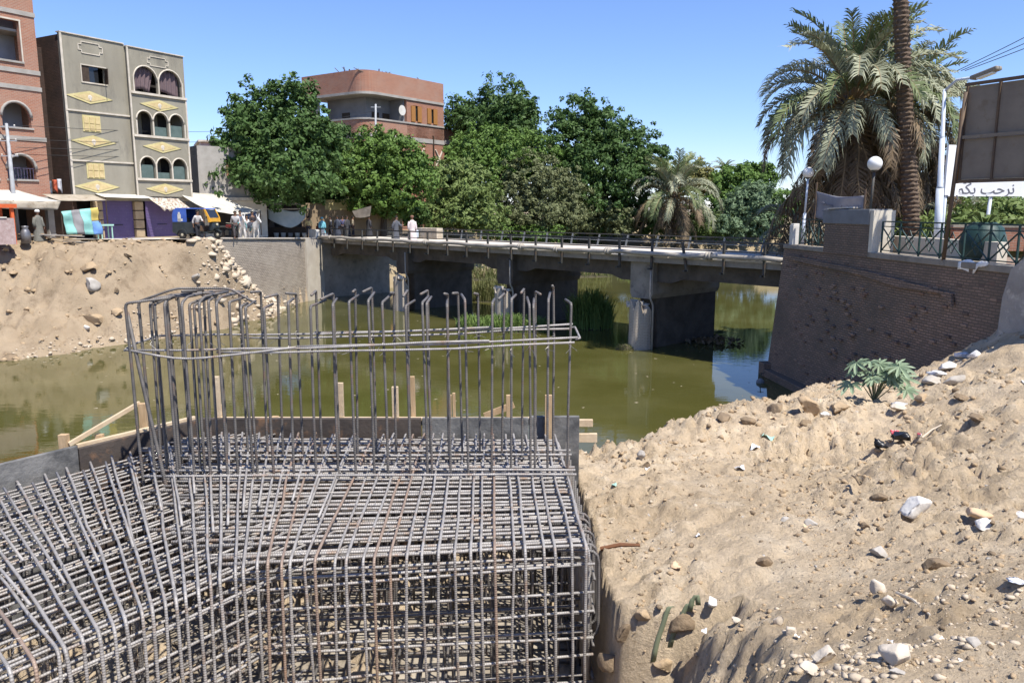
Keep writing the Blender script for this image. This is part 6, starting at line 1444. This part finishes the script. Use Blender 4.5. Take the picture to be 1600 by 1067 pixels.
def rock_mesh(seed, cuts=14):
    rs = np.random.RandomState(seed); V = IV2.copy()
    for k in range(cuts):     # chip flat faces off the stone
        n = rs.normal(size=3); n /= np.linalg.norm(n); d = rs.uniform(.35,.72); s = V@n; V = V-np.outer(np.maximum(0, s-d), n)
    f = 1+.05*np.sin(V[:,0]*9+seed)*np.sin(V[:,1]*8+2)*np.sin(V[:,2]*7+1); return V*f[:, None]
def rock(label, px, py, w, h, m, seed, name='stone', hit=None, flat=None, depth=None, rz=None, sink=.3, cat='stone', group=None):
    p = (hit or near_hit)(px, py); s = p.y/FPX; rk = random.Random(seed); V = rock_mesh(seed)*np.array([w*s*.62, (depth or w)*s*.5, h*s*.75])
    o = link(name, np_mesh(name, V, IF2, m), None, p+Vector((0,0,h*s*(.5-sink))), (rk.uniform(-.15,.15), rk.uniform(-.15,.15), rz if rz is not None else rk.uniform(-.5,.5)))
    return tag(o, label, cat, group)
R_ = [('big white limestone block lying on the sandy bank',1427,803,64,30,m_rwhite), ('flat orange sandstone slab right of the white block',1522,804,54,16,m_ror), ('small white stone below the orange slab',1538,822,38,18,m_rwhite), ('white stone at the right edge beside the orange slab',1592,806,36,14,m_rwhite),
 ('flat grey slab below the white limestone block',1376,869,36,22,m_rgrey), ('dark jagged clod right of the flat grey slab',1462,886,40,28,m_rdark), ('pale long stone above the gravel patch',1371,926,22,30,m_rpale), ('pale stone touching the pale long stone',1393,950,32,20,m_rpale), ('rounded pale stone left of the gravel patch',1217,974,18,18,m_rpale), ('second rounded pale stone left of the gravel patch, lower',1234,988,22,18,m_rpale),
 ('large pale boulder at the bottom of the bank',1398,1030,66,44,m_rpale), ('cracked pale boulder left of the large bottom boulder',1288,1032,46,42,m_rpale), ('pale flat stone near the bottom edge',1270,1050,40,22,m_rpale), ('grey stone at the right of the gravel patch',1520,1008,26,18,m_rgrey), ('grey pebble stone below the large boulder',1400,1052,26,14,m_rgrey),
 ('dark earth clod on the edge of the bank over the water',1130,657,36,16,m_rdark), ('dark clod on the bank edge right of the first',1165,660,28,12,m_rdark), ('brown rock nearest the wall foot on the bank edge',1212,640,30,18,m_rdark), ('two toned brown rock on the bank edge below the wall',1262,640,42,26,m_rsoil), ('flat brown rock below the castor plant',1310,640,40,16,m_rsoil), ('white lump on the bank edge below the wall',1288,650,20,12,m_rwhite),
 ('dark clod in the middle of the sandy slope',1258,662,26,12,m_rdark), ('dark hollow clod above the grey slab',1370,780,30,16,m_rdark), ('small dark clod left of the white block',1350,824,16,10,m_rdark), ('grey stone left of the white block',1270,820,22,12,m_rgrey), ('small grey stone at the left of the slope',1225,815,18,10,m_rgrey),
 ('dark clod beside the dug hole',1080,855,14,10,m_rdark), ('grey brown clod right of the dug hole',1195,884,30,20,m_rdark), ('dark clod on the crest left of the slope',1010,730,16,14,m_rdark), ('grey stone on the crest left of the slope',1000,716,16,12,m_rgrey), ('white shard beside the dug hole',1112,978,24,18,m_rwhite), ('small pale stone right of the white shard',1150,971,20,10,m_rpale), ('stone in the rubble at the foot of the buttress',1455,600,40,18,m_rgrey), ('pale stone in the rubble at the foot of the buttress',1480,575,30,16,m_rwhite), ('grey rubble lump under the buttress',1490,600,36,16,m_rgrey), ('dark stone below the rubble',1500,625,24,14,m_rdark), ('pale grey stone below the castor plant',1400,640,30,12,m_rpale), ('brown stone right of the castor plant',1440,625,26,14,m_rsoil)]
for i, (lab, px, py, w, h, m) in enumerate(R_): rock(lab, px, py, w, h, m, 100+i, 'stone' if m not in (m_rdark, m_rsoil) else 'earth_clod')
R2_ = [('dark damp clod in the dug hole beside the cage',975,1000,34,30,m_rdark), ('dark clod low in the dug hole beside the cage corner',955,1040,40,34,m_rdark), ('brown lump on the rim of the dug hole',1005,965,30,20,m_rsoil), ('damp brown lump between the green straps',1062,1000,40,30,m_rdark), ('brown lump at the bottom edge right of the hole',1035,1050,36,26,m_rsoil)]
for i, (lab, px, py, w, h, m) in enumerate(R2_): rock(lab, px, py, w, h, m, 160+i, 'earth_clod')
L_ = [('grey block on the earth heap left of its middle',145,448,22,18,m_rgrey), ('dark crevice clod at the top of the heap',285,380,22,10,m_rdark), ('brown clod in the middle of the heap',180,490,24,14,m_rsoil), ('low brown boulder near the foot of the heap',150,500,44,16,m_rsoil), ('flat clod high on the heap',140,418,30,12,m_rsoil), ('pale slab half way down the rubble slope',385,445,22,16,m_rpale), ('large pale rubble slab beside the wing wall',395,440,14,24,m_rpale), ('pale boulder at the water edge below the heap',240,527,18,9,m_rpale), ('pale boulder right of it at the water edge',262,523,18,9,m_rpale), ('dark lump at the water edge at the left',15,562,30,12,m_rdark), ('small dark clod on the slope',182,458,10,10,m_rdark), ('white scrap stone low on the heap',135,514,14,6,m_rwhite), ('brown clod near the top left of the heap',22,428,18,8,m_rsoil), ('brown hollow clod at the top of the heap',200,402,14,8,m_rdark), ('grey rubble at the top of the rubble slope',305,435,18,10,m_rgrey), ('pale rubble block low on the rubble slope',425,470,18,10,m_rpale)]
for i, (lab, px, py, w, h, m) in enumerate(L_): rock(lab, px, py, w, h, m, 200+i, 'rubble_stone' if m not in (m_rdark, m_rsoil) else 'earth_clod', left_hit)
def scatter(name, label, cat, pos, sizes, m, seed, flat=.65):
    rs = np.random.RandomState(seed); n = len(pos); base = IV1*1.0; nv = len(base)
    V = np.empty((n, nv, 3)); j = 1+rs.uniform(-.42,.38,(n, nv, 1)); sc = rs.uniform(.6,1.25,(n,1,3)); sc[:,:,2] *= flat
    V = base[None]*j*sc*sizes[:, None, None]; a = rs.rand(n)*6.283; c, s = np.cos(a), np.sin(a)
    X_ = V[...,0]*c[:,None]-V[...,1]*s[:,None]; Y_ = V[...,0]*s[:,None]+V[...,1]*c[:,None]; V = np.stack([X_, Y_, V[...,2]], 2)+pos[:, None]
    F = (IF1[None]+(np.arange(n)*nv)[:, None, None]).reshape(-1, 3)
    o = link(name, np_mesh(name, V.reshape(-1,3), F, m)); return tag(o, label, cat, None, 'stuff')
def near_pts_(n, seed, fall=1.0):
    rs = np.random.RandomState(seed); d = 2.6*np.exp(rs.rand(n)*math.log(26/2.6)); az = rs.uniform(-.0, .66, n); x = d*np.sin(az)+rs.normal(size=n)*.1; y = d*np.cos(az); k = (x > .85) & (x < 12.2); x, y, d = x[k], y[k], d[k]
    return x, y, d, rs
for nm, lab, n, m, s0, s1, seed in (('soil_crumbs','crumbled soil clods strewn over the sandy bank',20000,m_rsoil,.0022,.008,1), ('dark_crumbs','dark damp soil crumbs strewn over the bank',5000,m_rdark,.002,.0075,2), ('gravel','pale gravel scattered over the sandy bank',1800,m_rdust,.0015,.0055,3), ('grey_gravel','grey gravel chips on the bank',1200,m_rgrey,.0015,.006,4)):
    x, y, d, rs = near_pts_(n, seed); keep = fbm(x, y, .9+.2*seed, 3)+rs.rand(len(x))*.35 > .05; x, y, d = x[keep], y[keep], d[keep]; z = near_z(x, y); s = d*(s0*.5+(s1-s0*.5)*rs.rand(len(x))**5)*.62
    scatter(nm, lab, 'soil' if 'crumb' in nm else 'gravel', np.c_[x, y, z-s*.05], s, m, seed)
# the concentrated gravel patch near the bottom right
rs = np.random.RandomState(9); n = 600; c = near_hit(1450, 960); x = c.x+rs.normal(size=n)*.42; y = c.y+rs.normal(size=n)*.38; s = .004+.022*rs.rand(n)**4; scatter('gravel_patch', 'patch of loose pale gravel below the flat grey slab', 'gravel', np.c_[x, y, near_z(x, y)+s*.05], s, m_rdust, 11)
c = near_hit(1330, 1040); x = c.x+rs.normal(size=n)*.40; y = c.y+rs.normal(size=n)*.22; s = .004+.024*rs.rand(n)**4; scatter('gravel_patch', 'pale gravel around the boulders at the bottom edge', 'gravel', np.c_[x, y, near_z(x, y)+s*.05], s, m_rdust, 12)
# rubble on the left bank
n = 2600; x = rs.uniform(-45, -15, n); y = rs.uniform(35, 50, n); z = left_z(x, y); k = z > -.05; x, y, z = x[k], y[k], z[k]; s = .03+.16*rs.rand(len(x))**6; scatter('heap_clods', 'soil clods strewn over the far earth heap', 'soil', np.c_[x, y, z+s*.2], s, m_rsoil, 13)
n = 1500; t_ = rs.rand(n); x = -19.2+t_*3.6+rs.normal(size=n)*1.3; y = 48.0+t_*8+rs.normal(size=n)*1.6; z = left_z(x, y); sd2 = (x-WL1.x)*(WL0.y-WL1.y)-(y-WL1.y)*(WL0.x-WL1.x); k = (z > -.05) & (sd2 > .3); x, y, z = x[k], y[k], z[k]; s = .05+.30*rs.rand(len(x))**5; scatter('rubble', 'pale broken rubble tipped against the wing wall', 'rubble', np.c_[x, y, z], s, m_rdust, 14)
n = 500; px_ = rs.rand(n)*420; xs_ = np.array([at_z(q, np.interp(q, [0,150,300,440], [566,545,521,484]), 0) for q in px_]); x = xs_[:,0]+rs.normal(size=n)*.3; y = xs_[:,1]+rs.uniform(0,1.2,n); z = left_z(x, y); k = z > -.05; s = .03+.12*rs.rand(n)**5; scatter('shore_stones', 'pale stones and scraps along the foot of the earth heap', 'stones', np.c_[x, y, z+s*.2][k], s[k], m_rdust, 15)

# litter, sticks, bags on the near bank
def crumple(name, label, px, py, w, h, m, seed, cat='litter', hit=None):
    p = (hit or near_hit)(px, py); s = p.y/FPX; rs = np.random.RandomState(seed); V = rock_mesh(seed+500, 16)*(1+rs.uniform(-.22,.22,(len(IV2),1)))*np.array([w*s*.55, w*s*.4, h*s*.5]); o = link(name, np_mesh(name, V, IF2, m), None, p+Vector((0,0,h*s*.25)), (0,0,rs.rand()*3)); return tag(o, label, cat)
m_bag = mat('black_plastic', (.012,.012,.013), None, rough=.35, spec=.5); m_bagr = mat('red_white_plastic', (.55,.06,.08), (.70,.66,.66), 9, .5, contrast=.1); m_bagw = mat('grey_white_plastic', (.66,.66,.68), (.50,.50,.50), 6, .5)
crumple('plastic_bag', 'small black plastic bag on the sandy slope', 1372, 702, 32, 24, m_bag, 1, 'bag'); crumple('plastic_bag', 'larger black plastic bag right of the small one', 1410, 688, 48, 26, m_bag, 2, 'bag'); crumple('plastic_wrap', 'red and white wrapper under the larger black bag', 1396, 682, 18, 18, m_bagr, 3); crumple('plastic_wrap', 'red scrap at the right end of the larger black bag', 1436, 684, 12, 9, m_bagr, 4)
crumple('plastic_bag', 'white plastic bag in the rubble by the wall', 1503, 558, 28, 14, m_bagw, 5, 'bag'); crumple('plastic_bag', 'second white bag in the rubble by the wall, further right', 1522, 560, 18, 16, m_bagw, 6, 'bag'); crumple('plastic_wrap', 'grey plastic heap in the rubble below the white bags', 1465, 590, 44, 14, m_bagw, 7); crumple('dry_weed', 'tuft of dry brown weed on the right of the slope', 1527, 658, 40, 16, m_rdark, 8, 'weed'); crumple('plastic_wrap', 'pale scrap at the right edge below the orange slab', 1590, 912, 40, 12, m_bagw, 9); crumple('plastic_wrap', 'pale litter heap below the castor plant', 1405, 635, 34, 14, m_bagw, 10); crumple('plastic_wrap', 'tan scrap beside the dug hole', 1055, 887, 26, 18, m_ror, 11)
for i, (px, py, w) in enumerate(((1155,735,16),(1180,700,20),(1200,685,22),(1262,825,14),(1100,990,14),(1245,1000,9),(1470,1005,8),(1500,1038,9),(1390,1010,9),(1012,735,10),(960,760,12),(1208,655,10),(1090,840,10),(1600,600,10))):
    p = near_hit(px, py); s = p.y/FPX; o = link('scrap', None) if False else None
    mb = MB(); rk = random.Random(60+i); mb.grid(lambda u, v: ((u-.5)*w*s, (v-.5)*w*s*.6, .2*w*s*math.sin(u*5+i)*math.sin(v*4+1)), 5, 4); o = mb.build('litter_scrap', [m_bagw, MATS['sign_white'], m_mint, m_ror][i % 4 if i not in (6,7) else 1], None, True); o.location = p+Vector((0,0,.02)); o.rotation_euler = (0,0,i*1.1)
    tag(o, ['pale scrap left of the slope middle','white scrap above the slope middle','mint scrap near the bank edge','tan scrap left of the white limestone block','pale scrap beside the dug hole','white scrap left of the bottom boulders','white scrap in the gravel patch','white scrap right of the gravel patch','pale scrap among the bottom boulders','white scrap on the crest near the cage','mint scrap beside the formwork end','tan scrap nearest the water under the wall','pale scrap above the dug hole','white scrap at the right edge of the bank'][i]+', lying on the sand', 'litter', 'litter scraps on the bank')
def stick(label, a, b, r, m, name='stick', lift=.03):
    p = near_hit(*a); q = near_hit(*b); p.z += lift; q.z += lift; mid = (p+q)/2+Vector((0,0,.02)); mb = MB(); mb.tube([(0,0,0), mid-p, q-p], [r, r, r*.7], 6); o = mb.build(name, m); o.location = p; return tag(o, label, 'stick')
m_rust = mat('rusty_iron', (.22,.10,.05), (.15,.07,.035), 6, .8)
stick('rusty flat bar lying on the sand beside the cage', (938,868), (1000,857), .018, m_rust); stick('short dark stick poking up on the slope', (1342,775), (1330,755), .012, m_rdark, lift=.08); stick('thin cane in the gravel patch', (1400,935), (1452,975), .008, m_rpale); stick('thin straw pale stick left of the bags', (1440,690), (1470,672), .01, m_rpale)
m_strip = leaf_mat('green_strap', (.15,.18,.11), (.23,.25,.16))
for i, (a, b, lab) in enumerate((((1050,965),(1020,1050),'long green strap hanging in the dug hole'),((1090,970),(1075,1030),'green strap at the right of the dug hole'),((1080,1010),(1045,1060),'green strap low in the dug hole'))):
    p = near_hit(*a); q = near_hit(*b); mb = MB(); mb.grid(lambda u, v: tuple((q-p)*u+Vector(((v-.5)*.035, 0, .04+.10*math.sin(math.pi*u)+.02*math.sin(u*9)))), 10, 1); o = mb.build('plant_strap', m_strip, None, True, solid=.004); o.location = p; tag(o, lab, 'leaf')
# castor plant at the foot of the wall
cp = near_hit(1366, 622); t = thing('castor_plant', 'castor oil plant with big palmate leaves at the foot of the dark wall', 'plant', cp, 0, None, .64)
m_cast = mat('castor_leaf', (.20,.27,.16), (.27,.34,.22), 5, .55, trans=.2, spec=.35); rk = random.Random(31)
def palmate(r, seed):
    rs = random.Random(seed); mb = MB(); mb.v.append((0,0,0)); n = 9; pts = []
    for k in range(n):
        a = -2.5+5.0*k/(n-1); l = r*(1-.42*abs(k-(n-1)/2)/((n-1)/2))*rs.uniform(.9,1.1)
        pts += [(l*.42*math.cos(a-.25), l*.42*math.sin(a-.25), .02), (l*.78*math.cos(a-.13), l*.78*math.sin(a-.13), -.03), (l*math.cos(a), l*math.sin(a), -.14*r), (l*.78*math.cos(a+.13), l*.78*math.sin(a+.13), -.03)]
    mb.v += pts; mb.f += [(0, i+1, i+2) for i in range(len(pts)-1)]; mb.mi += [0]*(len(pts)-1); return mb.mesh('leaf', m_cast)
pm_ = [palmate(.42, i) for i in range(4)]
for k in range(22):
    a = rk.uniform(0, 6.28); r = rk.uniform(.15,1.0); h = rk.uniform(.25,1.0)*(1.15-.35*r); e = Vector((math.cos(a)*r*1.05, math.sin(a)*r*.7, h+.15))
    mb = MB(); mb.tube([(0,0,-.1), e*.5+Vector((0,0,.15)), e], [.018,.012,.008], 5); mb.build('stem', m_strip, t); d = Vector((e.x, e.y, 0)).normalized() if r > .05 else Vector((1,0,0))
    link('leaf', rk.choice(pm_), t, e, (rk.uniform(-.3,.3)+.30, rk.uniform(.05,.55), math.atan2(e.y-.5, e.x)+rk.uniform(-.4,.4)), rk.uniform(.75,1.25))
# things in the water
p = onw(1118, 536); t = thing('drift_weed', 'dark mat of drifting water weed behind the right pier', 'weed', p); mb = MB(); rk = random.Random(17)
for k in range(90):
    a = rk.random()*6.3; r = rk.random()**.6; c = Vector((math.cos(a)*r*1.5, math.sin(a)*r*.9, rk.uniform(0,.35)*(1-r))); b_ = rk.random()*6.3; mb.add([c, c+Vector((math.cos(b_)*.2, math.sin(b_)*.2, .12)), c+Vector((math.cos(b_+.9)*.22, math.sin(b_+.9)*.22, .22)), c+Vector((math.cos(b_+1.6)*.15, math.sin(b_+1.6)*.15, .05))], [(0,1,2,3)])
mb.build('weed_mat', m_rdark, t)
p = onw(1085, 522); t = thing('drift_reeds', 'pale dry reeds floating beside the dark weed', 'weed', p); mb = MB()
for k in range(160):
    a = rk.random()*6.3; r = rk.random(); c = Vector((math.cos(a)*r*1.5, math.sin(a)*r*.5, .05)); b_ = rk.uniform(-.6,.6); mb.bar(c, c+Vector((math.cos(b_)*.5, math.sin(b_)*.4, rk.uniform(.0,.25))), .03, .03)
mb.build('straw', m_reed2, t)
rs = np.random.RandomState(44); n = 260; pts = []
while len(pts) < n:
    x, y = rs.uniform(-22, 11), rs.uniform(12, 55)
    pts.append((x, y, .004))
sc_ = tag(link('floating_scum', np_mesh('floating_scum', (np.array(pts)[:, None]+np.stack([rs.uniform(-.12,.12,(n,4)), rs.uniform(-.07,.07,(n,4)), np.zeros((n,4))], 2)).reshape(-1,3), np.arange(n*4).reshape(-1,4)[:, :3], m_rdust)), 'specks of scum and litter floating on the green canal', 'scum', None, 'stuff')
p = onw(1188, 598); t = thing('float', 'round dark float bobbing beside the brick wall', 'float', p); mb = MB(); mb.lathe([(.03,-.16),(.13,-.1),(.17,.0),(.15,.11),(.06,.17),(.03,.19)], 14); mb.build('ball', m_gcem, t, True); mb = MB(); mb.tube([(0,0,.15),(.03,0,.42)], .02, 5); mb.tube([(-.1,0,.38),(.15,0,.40)], .015, 5); mb.build('handle', m_rail, t)
